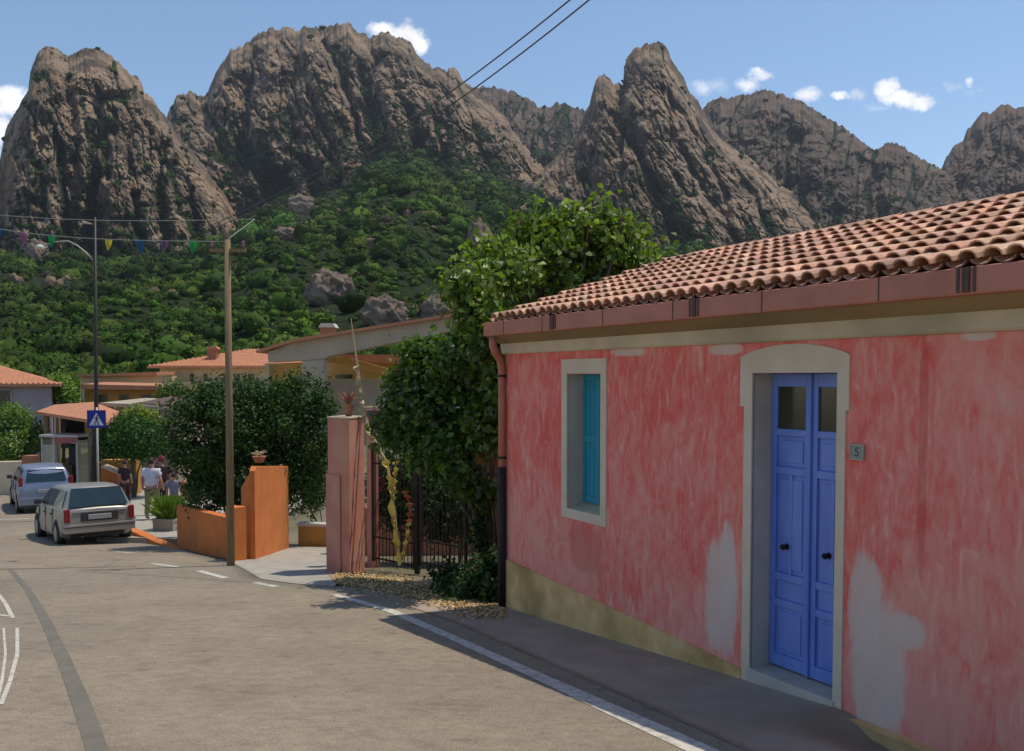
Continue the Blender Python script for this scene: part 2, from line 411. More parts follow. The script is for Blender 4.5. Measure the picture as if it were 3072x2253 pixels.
# granite mountains
def rock(name, cdark, clight, cgreen, gthr, gsoft=.08, sc=1.):
    m = bpy.data.materials.new(name); m.use_nodes = True; M[name] = m
    nt = m.node_tree; N = nt.nodes; L = nt.links; b = N['Principled BSDF']; b.inputs['Roughness'].default_value = .95; b.inputs['Specular IOR Level'].default_value = .1
    tc = N.new('ShaderNodeTexCoord')
    def noise(s, stretch=(1, 1, 1), det=8, rough=.65, dist=.3):
        mp = N.new('ShaderNodeMapping'); mp.inputs['Scale'].default_value = stretch; L.new(tc.outputs['Object'], mp.inputs['Vector'])
        n = N.new('ShaderNodeTexNoise'); n.inputs['Scale'].default_value = s; n.inputs['Detail'].default_value = det; n.inputs['Roughness'].default_value = rough; n.inputs['Distortion'].default_value = dist
        L.new(mp.outputs[0], n.inputs['Vector']); return n.outputs['Fac']
    def ramp(v, a, c):
        n = N.new('ShaderNodeMapRange'); n.interpolation_type = 'SMOOTHSTEP'; n.inputs[1].default_value = a; n.inputs[2].default_value = c; L.new(v, n.inputs[0]); return n.outputs[0]
    def mix(fac, c1, c2):
        n = N.new('ShaderNodeMix'); n.data_type = 'RGBA'; L.new(fac, n.inputs[0])
        for k, v in ((6, c1), (7, c2)):
            if isinstance(v, tuple): n.inputs[k].default_value = (*v, 1)
            else: L.new(v, n.inputs[k])
        return n.outputs[2]
    streak = noise(.05*sc, (1, 1, .3)); mid = noise(.16*sc, (1, 1, .45)); fine = noise(.6*sc, (1, 1, .6)); pat = noise(.022*sc)
    c = mix(ramp(streak, .38, .62), cdark, clight)
    c = mix(ramp(mid, .52, .7), c, tuple(v*.68 for v in cdark))
    c = mix(ramp(pat, .55, .7), c, (clight[0]*1.05, clight[1]*.9, clight[2]*.78))
    ge = N.new('ShaderNodeNewGeometry'); sp = N.new('ShaderNodeSeparateXYZ'); L.new(ge.outputs['Normal'], sp.inputs[0])
    at_ = N.new('ShaderNodeAttribute'); at_.attribute_name = 'green'
    a = N.new('ShaderNodeMath'); a.operation = 'ADD'; L.new(at_.outputs['Fac'], a.inputs[0]); L.new(mid, a.inputs[1])
    a2 = N.new('ShaderNodeMath'); a2.operation = 'MULTIPLY_ADD'; L.new(sp.outputs[2], a2.inputs[0]); a2.inputs[1].default_value = .35; L.new(a.outputs[0], a2.inputs[2])
    c = mix(ramp(a2.outputs[0], gthr, gthr+gsoft), c, mix(ramp(fine, .4, .65), cgreen, tuple(v*.5 for v in cgreen)))
    L.new(c, b.inputs['Base Color'])
    bm = N.new('ShaderNodeBump'); bm.inputs['Strength'].default_value = .9; bm.inputs['Distance'].default_value = 2.2
    ad = N.new('ShaderNodeMath'); ad.operation = 'ADD'; L.new(mid, ad.inputs[0]); L.new(fine, ad.inputs[1])
    L.new(ad.outputs[0], bm.inputs['Height']); L.new(bm.outputs[0], b.inputs['Normal'])
rock('granite', (.11, .082, .058), (.37, .262, .175), (.035, .06, .016), .84, .12)
rock('granitefar', (.09, .068, .055), (.20, .145, .108), (.03, .045, .02), .82, .12)
rock('boulderstone', (.19, .14, .105), (.38, .285, .22), (.05, .06, .02), 2.5)
rock('hillsoil', (.07, .075, .035), (.14, .12, .075), (.04, .055, .02), .5)

# ---------------------------------------------------------------- ground, road, pavements
xs = np.concatenate([np.linspace(-160, -12, 38), np.linspace(-11.5, 8, 80), np.linspace(9, 160, 38)])
ys = np.concatenate([np.linspace(-60, 3.5, 20), np.linspace(3.75, 14, 42), np.linspace(14.5, 75, 62)])
gv = [(x, y, G(x, y)-.035) for y in ys for x in xs]
tag(npmesh('ground', gv, gridfaces(len(ys), len(xs)), 'earth', smooth=True), kind='structure')
gp = lambda x, y: gnd(x, y)
bnd = [Vector((4.6, -12, 0)), Vector((3.6, 1.5, 0)), gp(1640, 1652), gp(1300, 1500), gp(1000, 1370), gp(900, 1335), gp(740, 1300), gp(650, 1285), gp(575, 1273), gp(508, 1238), gp(385, 1206), gp(292, 1187), Vector((-10.4, 26, 0)), Vector((-13.5, 31, 0)), Vector((-19, 36, 0)), Vector((-26, 40, 0))]
lf = [Vector((-34, -12, 0)), Vector((-34, 40, 0))]
bnd2 = [p+Vector((.5, .25, 0)) if i < 7 else p for i, p in enumerate(bnd)]
sheet('road', lf, bnd2, 150, 70, 0, 'asphalt')
# concrete apron along the house
wl = lambda t, w: Vector((w*CN-t*SN, w*SN+t*CN, 0))
sheet('pavement', [wl(-6, 5.4), wl(0, 5.4), wl(9.9, 5.4), wl(12.5, 5.6)], [Vector((3.6, -8, 0)), Vector((3.6, 1.5, 0)), gp(1640, 1652), gp(1300, 1500), gp(1000, 1370), gp(900, 1335)], 110, 14, .008, 'apron')
sheet('driveway', [gp(512, 1240), gp(575, 1275), gp(640, 1284), gp(735, 1292)], [Vector((-6.4, 22, 0)), Vector((-5.0, 21.6, 0)), Vector((-3.8, 21, 0)), gp(760, 1262)], 24, 12, .009, 'concrete')
sheet('path', [Vector((-10.4, 22.6, 0)), Vector((-11.2, 27, 0)), Vector((-14, 31.5, 0)), Vector((-19, 36, 0))], [Vector((-7.2, 21.4, 0)), Vector((-7.0, 27, 0)), Vector((-7.0, 33, 0)), Vector((-8, 39, 0))], 30, 12, .13, 'concrete')
sheet('verge', [gp(722, 1266), gp(850, 1262), gp(960, 1275), gp(1085, 1318)], [gp(735, 1284), gp(850, 1302), gp(960, 1330), gp(1095, 1352)], 30, 8, .012, 'verge')
# painted edge line
def strip(name, pts, widths, off, matn, n=60, cap=None):
    P_ = [gp(*p) for p in pts]; Q = resample([(p.x, p.y) for p in P_], n); W = np.interp(np.linspace(0, 1, n), np.linspace(0, 1, len(widths)), widths)
    vs = []
    for i, q in enumerate(Q):
        d = (Q[min(i+1, n-1)]-Q[max(i-1, 0)]).normalized(); nn = Vector((-d.y, d.x))
        for s in (-1, 0, 1):
            p = q+nn*W[i]*.5*s; vs.append((p.x, p.y, G(p.x, p.y)+off))
    return tag(npmesh(name, vs, gridfaces(n, 3), matn), kind='structure')
strip('edge_line', [(1760, 1760), (1545, 1652), (1215, 1502), (1000, 1405), (860, 1344), (735, 1308)], [.20, .19, .14, .13, .14, .12], .004, 'linepaint', 120)
for a in ([(560, 1282), (610, 1291)], [(438, 1256), (497, 1272)], [(335, 1240), (395, 1248)], [(250, 1214), (300, 1217)], [(0, 1143), (65, 1141)]):
    strip('edge_line', a, [.13], .004, 'linepaint', 8)
strip('road_seam', [(20, 1250), (60, 1295), (100, 1365), (140, 1450), (180, 1550), (215, 1652), (240, 1740)], [.07, .08, .09, .11, .12, .13, .13], .003, 'seal', 80)
strip('road_seam', [(-40, 1253), (120, 1250), (300, 1246)], [.13, .11, .07], .003, 'seal', 30)
strip('lane_marking', [(8, 1382), (12, 1440), (4, 1500), (-18, 1590)], [.024], .004, 'linepaint', 30)
strip('lane_marking', [(38, 1382), (38, 1440), (22, 1500), (2, 1550)], [.034], .004, 'linepaint', 30)
strip('lane_marking', [(-10, 1300), (12, 1328), (28, 1360)], [.05], .004, 'linepaint', 12)
strip('lane_marking', [(-10, 1352), (28, 1357)], [.05], .004, 'linepaint', 6)
# ---------------------------------------------------------------- the pink house
HB = 2.6
hz = EYE-HB
house = empty('pink_house', (DW*CN, DW*SN, hz), AN, 'long low house with faded pink plaster, blue double door and terracotta tile roof', 'house')
T0, T1 = -2.5, 9.83
def L3(dep, t, h): return (dep, t, h+HB)
DY0, DY1, DH0, DH1 = 4.695, 5.568, -2.40, .035     # door opening
WY0, WY1, WH0, WH1 = 7.757, 8.405, -1.43, .04      # window opening
mb = MB()
tc_ = [T0, DY0, DY1, WY0, WY1, T1]; hc = [-3.6, DH0, WH0, DH1, .42]
def seg(a, b, n): return [a+(b-a)*i/n for i in range(n+1)]
for i in range(5):
    for j in range(4):
        if (i == 1 and j in (1, 2)) or (i == 3 and j == 2): continue
        a, b_, c, d = tc_[i], tc_[i+1], hc[j], hc[j+1]
        mb.add([L3(0, a, c), L3(0, b_, c), L3(0, b_, d), L3(0, a, d)], [(0, 3, 2, 1)])
DEP = 2.83*2-.33*2
for (t, s) in ((T1, 1), (T0, -1)):
    mb.add([L3(0, t, -3.6), L3(DEP, t, -3.6), L3(DEP, t, .42), L3(DEP/2, t, .42+.32*DEP/2), L3(0, t, .42)], [(0, 4, 3, 2, 1) if s > 0 else (0, 1, 2, 3, 4)])
mb.add([L3(DEP, T0, -3.6), L3(DEP, T1, -3.6), L3(DEP, T1, .42), L3(DEP, T0, .42)], [(0, 1, 2, 3)])
mb.build('wall', 'pinkwall', house)
# reveals and trim
def ring(mb, y0, y1, h0, h1, dep):   # reveal faces
    mb.add([L3(0, y0, h0), L3(dep, y0, h0), L3(dep, y0, h1), L3(0, y0, h1)], [(0, 1, 2, 3)])
    mb.add([L3(0, y1, h0), L3(dep, y1, h0), L3(dep, y1, h1), L3(0, y1, h1)], [(0, 3, 2, 1)])
    mb.add([L3(0, y0, h1), L3(0, y1, h1), L3(dep, y1, h1), L3(dep, y0, h1)], [(0, 3, 2, 1)])
win = empty('window', L3(0, 8.08, -1.43), 0); win.parent = house
def wl_(p): return (p[0]-win.location.x, p[1]-win.location.y, p[2]-win.location.z)
def childmb(mb, name, m, root, **k):
    o = mb.build(name, m, root, **k); o.location = -Vector(root.location) if root.parent else o.location
    return o
mb = MB(); e = .014
for a, b_ in (((-e, WY1, -1.535), (.02, 8.516, .197)), ((-e, 7.655, -1.535), (.02, WY0, .197)), ((-e, WY0, WH1), (.02, WY1, .197)), ((-e, WY0, -1.535), (.02, WY1, WH0))):
    mb.box(L3(*a), L3(*b_))
childmb(mb, 'window_frame', 'trim', win)
mb = MB(); ring(mb, WY0, WY1, WH0, WH1, .24); childmb(mb, 'reveal', 'reveal', win)
mb = MB(); mb.add([L3(0, WY0, WH0), L3(0, WY1, WH0), L3(.24, WY1, WH0+.06), L3(.24, WY0, WH0+.06)], [(0, 3, 2, 1)]); mb.box(L3(.0, WY0, WH0-.01), L3(.01, WY1, WH0-.002))
childmb(mb, 'sill', 'cream', win)
for (a, b_) in ((WY0+.003, (WY0+WY1)/2-.004), ((WY0+WY1)/2+.004, WY1-.003)):
    mb = MB(); z0, z1 = WH0+.06, WH1-.004; w = .045
    mb.box(L3(.2, a, z0), L3(.225, a+w, z1)); mb.box(L3(.2, b_-w, z0), L3(.225, b_, z1))
    for z in (z0, (z0+z1)/2-.04, z1-.07): mb.box(L3(.2, a+w, z), L3(.225, b_-w, z+.07))
    mb.box(L3(.212, a+w, z0+.07), L3(.222, b_-w, (z0+z1)/2-.04)); mb.box(L3(.212, a+w, (z0+z1)/2+.03), L3(.222, b_-w, z1-.07))
    for q in range(1, 3): mb.box(L3(.206, a+w+(b_-a-2*w)*q/3-.004, z0+.07), L3(.212, a+w+(b_-a-2*w)*q/3+.004, z1-.07))
    childmb(mb, 'shutter', 'tealpaint', win)
# door
dr = empty('door', L3(0, 5.13, -2.40), 0); dr.parent = house
mb = MB(); arch = []
n = 18
for i in range(n+1):
    t = i/n; y = 4.587+(5.707-4.587)*t
    arch.append((y, .165+.095*math.sin(math.pi*t)**.75))
# arched head with hoods coming down to the steps at the sides
for i in range(n):
    (ya, ha), (yb, hb) = arch[i], arch[i+1]
    base = lambda y: DH1
    mb.prism([L3(-e, ya, DH1), L3(-e, yb, DH1), L3(-e, yb, hb), L3(-e, ya, ha)], (.05, 0, 0))
mb.box(L3(-e, 4.587, -.24), L3(.02, DY0, DH1)); mb.box(L3(-e, DY1, -.24), L3(.02, 5.707, DH1))
mb.box(L3(-e, 4.615, -2.62), L3(.02, DY0, -.24)); mb.box(L3(-e, DY1, -2.62), L3(.02, 5.66, -.24))
childmb(mb, 'door_frame', 'trim', dr)
mb = MB(); ring(mb, DY0, DY1, DH0, DH1, .25); childmb(mb, 'reveal', 'reveal', dr)
mb = MB(); mb.box(L3(-.03, DY0-.02, -2.75), L3(.25, DY1+.02, DH0)); childmb(mb, 'threshold', 'reveal', dr, bevel=.008)
mid = (DY0+DY1)/2
for k, (a, b_) in enumerate(((DY0+.004, mid-.002), (mid+.002, DY1-.004))):
    mb = MB(); z0, z1 = DH0+.015, DH1-.004; w = .06; x0, x1 = .2, .24
    mb.box(L3(x0, a, z0), L3(x1, a+w, z1)); mb.box(L3(x0, b_-w, z0), L3(x1, b_, z1))
    rails = [(z0, z0+.12), (-1.98, -1.92), (-1.68, -1.60), (-.62, -.56), (-.42, -.34), (-.06, z1)]
    g0, g1 = -.36-.12, -.06
    rails = [(z0, z0+.10), (z0+.50, z0+.56), (z0+.72, z0+.78), (-.79, -.73), (-.475, -.42), (-.075, z1)]
    for (r0, r1) in rails: mb.box(L3(x0+.001, a+w, r0), L3(x1, b_-w, r1))
    for (r0, r1) in ((rails[0][1], rails[1][0]), (rails[1][1], rails[2][0]), (rails[2][1], rails[3][0]), (rails[3][1], rails[4][0])):
        mb.box(L3(x0+.022, a+w, r0), L3(x1-.005, b_-w, r1))
        if r1-r0 > .25:
            mb.box(L3(x0+.012, a+w+.035, r0+.04), L3(x0+.022, b_-w-.035, r1-.04))
    if True: mb.box(L3(x0+.006, (a+b_)/2-.018, rails[2][1]), L3(x0+.022, (a+b_)/2+.018, rails[3][0]))
    if k == 1: mb.tube([L3(x0-.012, a, z0), L3(x0-.012, a, z1)], .016, 8)
    lf_ = mb.build('door_leaf', 'bluepaint', dr, bevel=.004); lf_.location = -Vector(dr.location)
    mb = MB(); mb.box(L3(x0+.02, a+w, -.42), L3(x0+.026, b_-w, -.075)); g = mb.build('glass_pane', 'glassdark', dr); g.location = -Vector(dr.location)
    yk = (a+b_)/2 + (.03 if k else .03); zk = -1.38
    mb = MB(); mb.tube([L3(x0+.008, yk, zk), L3(x0-.03, yk, zk)], [.014, .014], 10); mb.tube([L3(x0-.028, yk, zk), L3(x0-.042, yk, zk), L3(x0-.06, yk, zk)], [.015, .026, .014], 12)
    mb.tube([L3(x0+.006, yk, zk), L3(x0, yk, zk)], .026, 14)
    kb = mb.build('door_knob', 'iron', dr, smooth=True); kb.location = -Vector(dr.location)
# number plate
pl = MB(); pl.box(L3(-.014, 4.447, -.592), L3(.0, 4.567, -.478)); plo = pl.build('number_plate', 'platestone', house, bevel=.003)
mb = MB()
for a, b_ in (((-.019, 4.447, -.592), (-.0145, 4.567, -.582)), ((-.019, 4.447, -.488), (-.0145, 4.567, -.478)), ((-.019, 4.447, -.582), (-.0145, 4.456, -.488)), ((-.019, 4.558, -.582), (-.0145, 4.567, -.488))):
    mb.box(L3(*a), L3(*b_))
mb.build('plate_border', 'galv', plo)
cu = bpy.data.curves.new('digits', 'FONT'); cu.body = '5'; cu.size = .095; cu.align_x = 'CENTER'; cu.align_y = 'CENTER'; cu.extrude = .001
tmp = bpy.data.objects.new('tmp', cu); C.objects.link(tmp); bpy.context.view_layer.update()
tm = bpy.data.meshes.new_from_object(tmp.evaluated_get(bpy.context.evaluated_depsgraph_get())); bpy.data.objects.remove(tmp); tm.materials.clear()
ft = link('house_number', tm, 'platedigit', plo)
ft.matrix_local = Matrix.Translation(L3(-.017, 4.507, -.537)) @ Matrix(((0, 0, -1, 0), (-1, 0, 0, 0), (0, 1, 0, 0), (0, 0, 0, 1)))
# plinths
mb = MB(); pts = [L3(-.022, 9.85, -2.24), L3(-.022, 8.7, -2.285), L3(-.022, 6.3, -2.40), L3(-.022, 5.662, -2.44), L3(-.022, 5.662, -3.5), L3(-.022, 9.85, -3.5)]
mb.prism(pts, (.05, 0, 0)); mb.build('plinth', 'plinth', house)
mb = MB(); mb.prism([L3(-.075, 4.612, -2.46), L3(-.075, 4.612, -3.3), L3(-.075, T0, -3.3), L3(-.075, T0, -2.43)], (.1, 0, 0)); mb.prism([L3(-.082, 4.616, -2.46), L3(-.082, 4.616, -2.475), L3(-.082, T0, -2.445), L3(-.082, T0, -2.425)], (.082, 0, 0))
mb.build('plinth', 'plinth', house)
# cornice and cove
def extrude_profile(prof, t0, t1, nseg=1):
    mb = MB(); n = len(prof)
    for i in range(nseg+1):
        t = t0+(t1-t0)*i/nseg; mb.v += [L3(p[0], t, p[1]) for p in prof]; mb.c += [(1, 1, 1)]*n
    for i in range(nseg):
        for k in range(n): mb.f.append((i*n+k, i*n+(k+1) % n, (i+1)*n+(k+1) % n, (i+1)*n+k))
    mb.f += [tuple(range(n))[::-1], tuple(range(nseg*n, nseg*n+n))]
    return mb
extrude_profile([(.05, .275), (-.03, .283), (-.045, .30), (-.06, .408), (.05, .408)], T0, T1+.03, 1).build('cornice', 'cream', house)
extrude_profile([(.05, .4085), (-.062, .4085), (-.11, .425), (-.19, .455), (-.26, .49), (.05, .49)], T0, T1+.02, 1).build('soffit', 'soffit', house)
ov = -.365
fa = extrude_profile([(ov, .488), (ov-.006, .50), (ov-.006, .645), (ov+.008, .65), (ov+.1, .65), (ov+.1, .488)], T0, 9.70, 1).build('gutter', 'fascia', house)
for t in (9.2, 8.33, 7.2, 6.15, 5.1, 4.05, 3.0, 1.9):
    mb = MB(); mb.box(L3(ov-.010, t-.0045, .492), L3(ov-.0065, t+.0045, .652)); mb.build('gutter_joint', 'darkgap', fa)
for t in (8.1, 5.86, 3.42):
    mb = MB()
    for q in range(4): mb.box(L3(ov-.011, t+q*.035-.05, .50), L3(ov-.0065, t+q*.035-.03, .648))
    mb.box(L3(ov-.02, t-.012, .497), L3(ov-.012, t+.012, .642)); mb.build('vent_slot', 'darkgap', fa)
# downpipe with swan neck
mb = MB(); p = [L3(-.29, 9.62, .47), L3(-.29, 9.62, .38), L3(-.2, 9.72, .29), L3(-.1, 9.80, .22), L3(-.06, 9.83, .12), L3(-.055, 9.83, -.2), L3(-.055, 9.83, -1.1)]
mb.tube(p, .045, 12); dp = mb.build('downpipe', 'fascia', house, smooth=True)
mb = MB(); mb.tube([L3(-.055, 9.83, -1.1), L3(-.055, 9.83, -2.9)], .052, 12); mb.build('lower_pipe', 'black', dp, smooth=True)
for h in (0, -1.0):
    mb = MB(); mb.tube([L3(-.055, 9.83, h), L3(-.055, 9.83, h+.03)], .055, 12); mb.build('pipe_clip', 'black', dp)
# roof: slab + coppi tiles
SL = .32; RX = 2.50; RH = 1.565
rd0 = -.275; r0h = RH-SL*(RX-rd0)
mb = MB(); mb.prism([L3(rd0+.02, T0, r0h-.045), L3(RX, T0, RH-.045), L3(2*RX-rd0, T0, r0h-.045), L3(2*RX-rd0, T0, r0h-.085), L3(RX, T0, RH-.085), L3(rd0+.02, T0, r0h-.085)], (0, 9.72-T0, 0))
roof = mb.build('roof', 'farroof', house)
tw = .155; nrow = 9; ln = math.hypot(RX-rd0, RH-r0h); rl = ln/nrow
ux = Vector((RX-rd0, 0, RH-r0h)).normalized(); un = Vector((-ux.z, 0, ux.x))
ncol = int((9.74-T0)/tw)
def tiles(side):
    mb = MB(); rnd = random.Random(3+side); K = 6
    for i in range(ncol):
        for j in range(nrow):
            for cover in (1, 0):
                t = T0+tw*(i+.5+(0 if cover else .5)); j0 = j*rl-.03; jit = rnd.uniform(-.012, .012)
                tone = rnd.choice([1, .86, 1.1, .78, 1.2, .95, 1.4 if rnd.random() < .5 else 1, .6 if rnd.random() < .35 else 1])*(1 if cover else .7); wr = rnd.uniform(.9, 1.1)  # pans tinted darker: shade between the cover tiles put into the colour
                col = (tone, tone*wr, tone*wr*rnd.uniform(.92, 1.12)); dd = 1 if cover else -1
                vs = []
                tilt = rnd.uniform(-.006, .006)
                for e_, (s_, ra, lift) in enumerate(((j0+jit, .068, .036), (j0+rl+.05, .053, .004))):
                    for inner in (0, 1):
                        for k in range(K+1):
                            a = math.pi*k/K; rr_ = ra-(.012 if inner else 0)
                            base = Vector(L3(rd0, t, r0h))+ux*s_
                            zz = (rr_*math.sin(a)*.85+lift) if cover else (-rr_*math.sin(a)*.6+.012+lift*.5)
                            v = base+un*zz+Vector((0, -rr_*math.cos(a)+tilt*(e_*2-1), 0))
                            vs.append(v)
                fs = []; n_ = K+1
                for k in range(K):
                    fs.append((k, k+1, 2*n_+k+1, 2*n_+k)); fs.append((n_+k, 3*n_+k, 3*n_+k+1, n_+k+1))
                    fs.append((k, n_+k, n_+k+1, k+1)); fs.append((2*n_+k, 2*n_+k+1, 3*n_+k+1, 3*n_+k))
                if side: vs = [Vector((2*RX-v.x, v.y, v.z)) for v in vs]
                mb.add(vs, fs, col)
    mb.build('roof_tiles', 'tile', roof, smooth=False)
tiles(0)
mb = MB(); rnd = random.Random(5)
for i in range(int((9.7-T0)/.36)):
    t = T0+.36*i; tone = rnd.uniform(.8, 1.15); vs = []
    for (tt, ra) in ((t-.02, .10), (t+.37, .085)):
        for k in range(9):
            a = math.pi*k/8; vs.append(L3(RX-ra*math.cos(a), tt, RH+ra*.75*math.sin(a)-.005))
    mb.add(vs, [(k, k+1, 9+k+1, 9+k) for k in range(8)], (tone, tone*.97, tone*.95))
mb.build('ridge_tiles', 'tile', roof, smooth=True)
# ---------------------------------------------------------------- gate, pillars, garden walls
def quadbox(c0, c1, c2, z0, z1, name, matn, parent=None, sub=(1, 1), bevel=.01, c3=None, origin=None, z1b=None):
    """block with plan corners c0,c1,c2(,c3)"""
    c0, c1, c2 = [Vector((p[0], p[1], 0)) for p in (c0, c1, c2)]
    c3 = Vector((c3[0], c3[1], 0)) if c3 else c0+c2-c1
    mb = MB(); pl_ = [c0, c1, c2, c3]; tops = [z1, z1 if z1b is None else z1b, z1 if z1b is None else z1b, z1]
    vs = [Vector((p.x, p.y, z0)) for p in pl_]+[Vector((p.x, p.y, t)) for p, t in zip(pl_, tops)]
    mb.add(vs, [(0, 3, 2, 1), (4, 5, 6, 7), (0, 1, 5, 4), (1, 2, 6, 5), (2, 3, 7, 6), (3, 0, 4, 7)])
    return mb.build(name, matn, parent, bevel=bevel, origin=origin)
# pillar A (left of gate): near corner at x=770
ca = gp(770, 1263); la = gp(708, 1257); ra = gp(808, 1254)
ca, la, ra = [Vector((p.x, p.y, 0)) for p in (ca, la, ra)]
u1 = (la-ca).normalized()*.50; u2 = (ra-ca).normalized()*.55
ztop = at(760, 922, ca.y).z; zb = G(ca.x, ca.y)
pa = empty('gate_pillar', (ca.x, ca.y, zb), 0, 'tall pink plastered pillar left of the iron gate carrying a small clay pot', 'pillar')
o = quadbox(ca+u1, ca, ca+u2, zb-.3, ztop, 'shaft', 'pinkpillar', pa); o.location = -Vector(pa.location)
o = quadbox(ca+u1*1.09-u2*.03, ca+u1*.4-u2*.05, ca+u1*.4+u2*.9, zb-.3, at(710, 1046, ca.y).z, 'lower_step', 'pinkpillar', pa); o.location = -Vector(pa.location)
o = quadbox(ca+u1*1.02-u2*.02, ca-u1*.02-u2*.02, ca-u1*.02+u2*1.02, ztop, ztop+.03, 'cap', 'cream', pa); o.location = -Vector(pa.location)
# second slim post right behind it
cp = at(823, 1240, 16.2); 
mb = MB(); mb.box((-.07, -.07, -.3), (.08, .12, at(823, 925, 16.2).z-G(cp.x, 16.2))); po = mb.build('gate_post', 'pinkpillar', None, origin=(0, 0, 0), bevel=.008)
po.location = (cp.x, 16.2, G(cp.x, 16.2)); po.rotation_euler = (0, 0, .7); tag(po, 'slim purplish pink post just right of the tall pillar', 'post')
# gate: two leaves
g0 = Vector((-2.46, 15.75, 0)); g1 = Vector((-.68, 14.15, 0)); gd = (g1-g0); GL = gd.length; gd.normalize()
gate = empty('iron_gate', (g0.x, g0.y, G(g0.x, g0.y)), math.atan2(gd.y, gd.x), 'rusty iron bar gate half hidden by the climbing vine', 'gate')
gz = lambda s: G(g0.x+gd.x*s, g0.y+gd.y*s)-G(g0.x, g0.y)
for nm_, a, b_ in (('gate_leaf', .04, GL*.48), ('gate_leaf', GL*.52, GL-.04)):
    zb_ = gz(a)*.5+gz(b_)*.5+.08; mb = MB(); H = 2.05
    mb.box((a, -.02, zb_), (a+.045, .02, zb_+H)); mb.box((b_-.045, -.02, zb_), (b_, .02, zb_+H))
    for z in (zb_+.05, zb_+.42, zb_+H-.35, zb_+H-.05): mb.box((a+.045, -.012, z), (b_-.045, .012, z+.03))
    lf_ = mb.build(nm_, 'iron', gate)
    n_ = 12
    mb = MB()
    for k in range(1, n_):
        x_ = a+(b_-a)*k/n_; mb.tube([(x_, 0, zb_-.02), (x_, 0, zb_+H-.02+.12*math.sin(math.pi*k/n_))], .0085, 6)
    mb.build('bars', 'iron', lf_)
mb = MB(); mb.box((GL*.5-.04, -.03, gz(GL/2)-.02), (GL*.5+.04, .03, gz(GL/2)+2.3)); mb.build('centre_stile', 'black', gate)
mb = MB(); mb.tube([(GL*.5-.03, -.03, gz(GL/2)+1.05), (GL*.5-.12, -.05, gz(GL/2)+1.05)], .012, 8); mb.build('handle', 'galv', gate)
# right pillar B, half in leaves
cb = Vector((-.62, 14.05, 0)); mb = MB()
pb = empty('gate_pillar', (cb.x, cb.y, G(cb.x, cb.y)), -.72, 'pink plastered pillar right of the gate overgrown by the vine', 'pillar')
mb.box((0, 0, -.4), (.52, .5, 2.35)); mb.build('shaft', 'pinkpillar', pb, bevel=.01)
mb = MB(); mb.box((-.03, -.03, 2.35), (.55, .53, 2.42)); mb.build('cap', 'cream', pb, bevel=.01)
# yard wall joining pillar B to the house
mb = MB(); p0 = Vector((-.2, 13.8, 0)); p1 = wl(9.9, 5.9); dd = (p1-p0)
rw = empty('yard_wall', (p0.x, p0.y, G(p0.x, p0.y)), math.atan2(dd.y, dd.x), 'low pink wall under the vine between gate pillar and house corner', 'wall')
mb.box((0, 0, -.5), (dd.length, .25, 1.5)); mb.build('masonry', 'pinkpillar', rw, bevel=.01)
# pots on the pillars
def pot(loc, h, r, matn, label, plant=None, cat='pot'):
    e_ = empty('flower_pot', loc, 0, label, cat)
    mb = MB(); mb.lathe([(r*.62, 0), (r*.8, h*.35), (r*.98, h*.8), (r*1.08, h*.82), (r*1.08, h), (r*.9, h), (r*.85, h*.86), (0.01, h*.85)], (0, 0, 0), 16); mb.build('pot_body', matn, e_, smooth=True)
    if plant:
        mb = MB(); rnd = random.Random(int(loc[0]*100))
        for k in range(plant[0]):
            a = rnd.uniform(0, 6.28); rr_ = r*rnd.uniform(.3, plant[1]); z = h+plant[2]*rnd.uniform(.3, 1)
            m_ = Vector((rr_*math.cos(a)*.4, rr_*math.sin(a)*.4, (h+z)/2+.02)); t_ = Vector((rr_*math.cos(a), rr_*math.sin(a), z))
            mb.tube([(0, 0, h*.85), m_, t_], [.006, .012, .004], 5)
        mb.build('dry_plant', plant[3], e_)
    return e_
pz = ztop+.03; pc = ca+u1*.45+u2*.5
pot((pc.x+.03, pc.y, pz), .2, .085, 'terracotta', 'small brown clay pot with dry stems on top of the tall pink pillar', (26, 2.4, .22, 'terracotta'))
pot((cp.x+.02, 16.2, at(823, 925, 16.2).z), .20, .16, 'purplepot', 'round dusky purple pot on the slim post behind the pillar', (10, 1.6, .08, 'cane'))
# cane standard with ribbons
cn = empty('ribbon_cane', (gp(872, 1250).x, 15.0, G(-1.9, 15)), 0, 'tall leaning dry cane wrapped in yellow ribbon beside the gate', 'cane')
def lc(x, y, Y): return at(x, y, Y)-Vector(cn.location)
mb = MB(); mb.tube([lc(x, y, Y) for x, y, Y in ((878, 1245, 15.0), (868, 1130, 15.0), (852, 1020, 15.05), (822, 965, 15.1), (800, 910, 15.15), (790, 830, 15.2), (783, 780, 15.2), (772, 700, 15.2))], [.022, .024, .024, .022, .02, .018, .014, .007], 8); mb.build('stem', 'cane', cn)
def ribbon(pts, w, m_, nm, parent):
    P3 = [lc(*p) for p in pts]; vs = []; fs = []; rnd = random.Random(len(pts)*7+int(w*1000))
    N_ = 26; ts = np.linspace(0, len(P3)-1, N_)
    for i, t in enumerate(ts):
        k = min(int(t), len(P3)-2); p = P3[k].lerp(P3[k+1], t-k); a = rnd.uniform(-.5, .5)+i*.5
        dv = Vector((math.cos(a), math.sin(a)*.8, .15))*w*(.75+.35*math.sin(i*1.7)); vs += [p-dv, p+dv+Vector((0, -.012, .01*math.sin(i)))]
        if i: fs.append((2*i-2, 2*i-1, 2*i+1, 2*i))
    mb = MB(); mb.add(vs, fs); o = mb.build(nm, m_, parent); s = o.modifiers.new('thick', 'SOLIDIFY'); s.thickness = .004; return o
ribbon([(785, 805, 15.15), (790, 850, 15.1), (796, 890, 15.1), (800, 930, 15.08)], .08, 'cane', 'ribbon', cn)
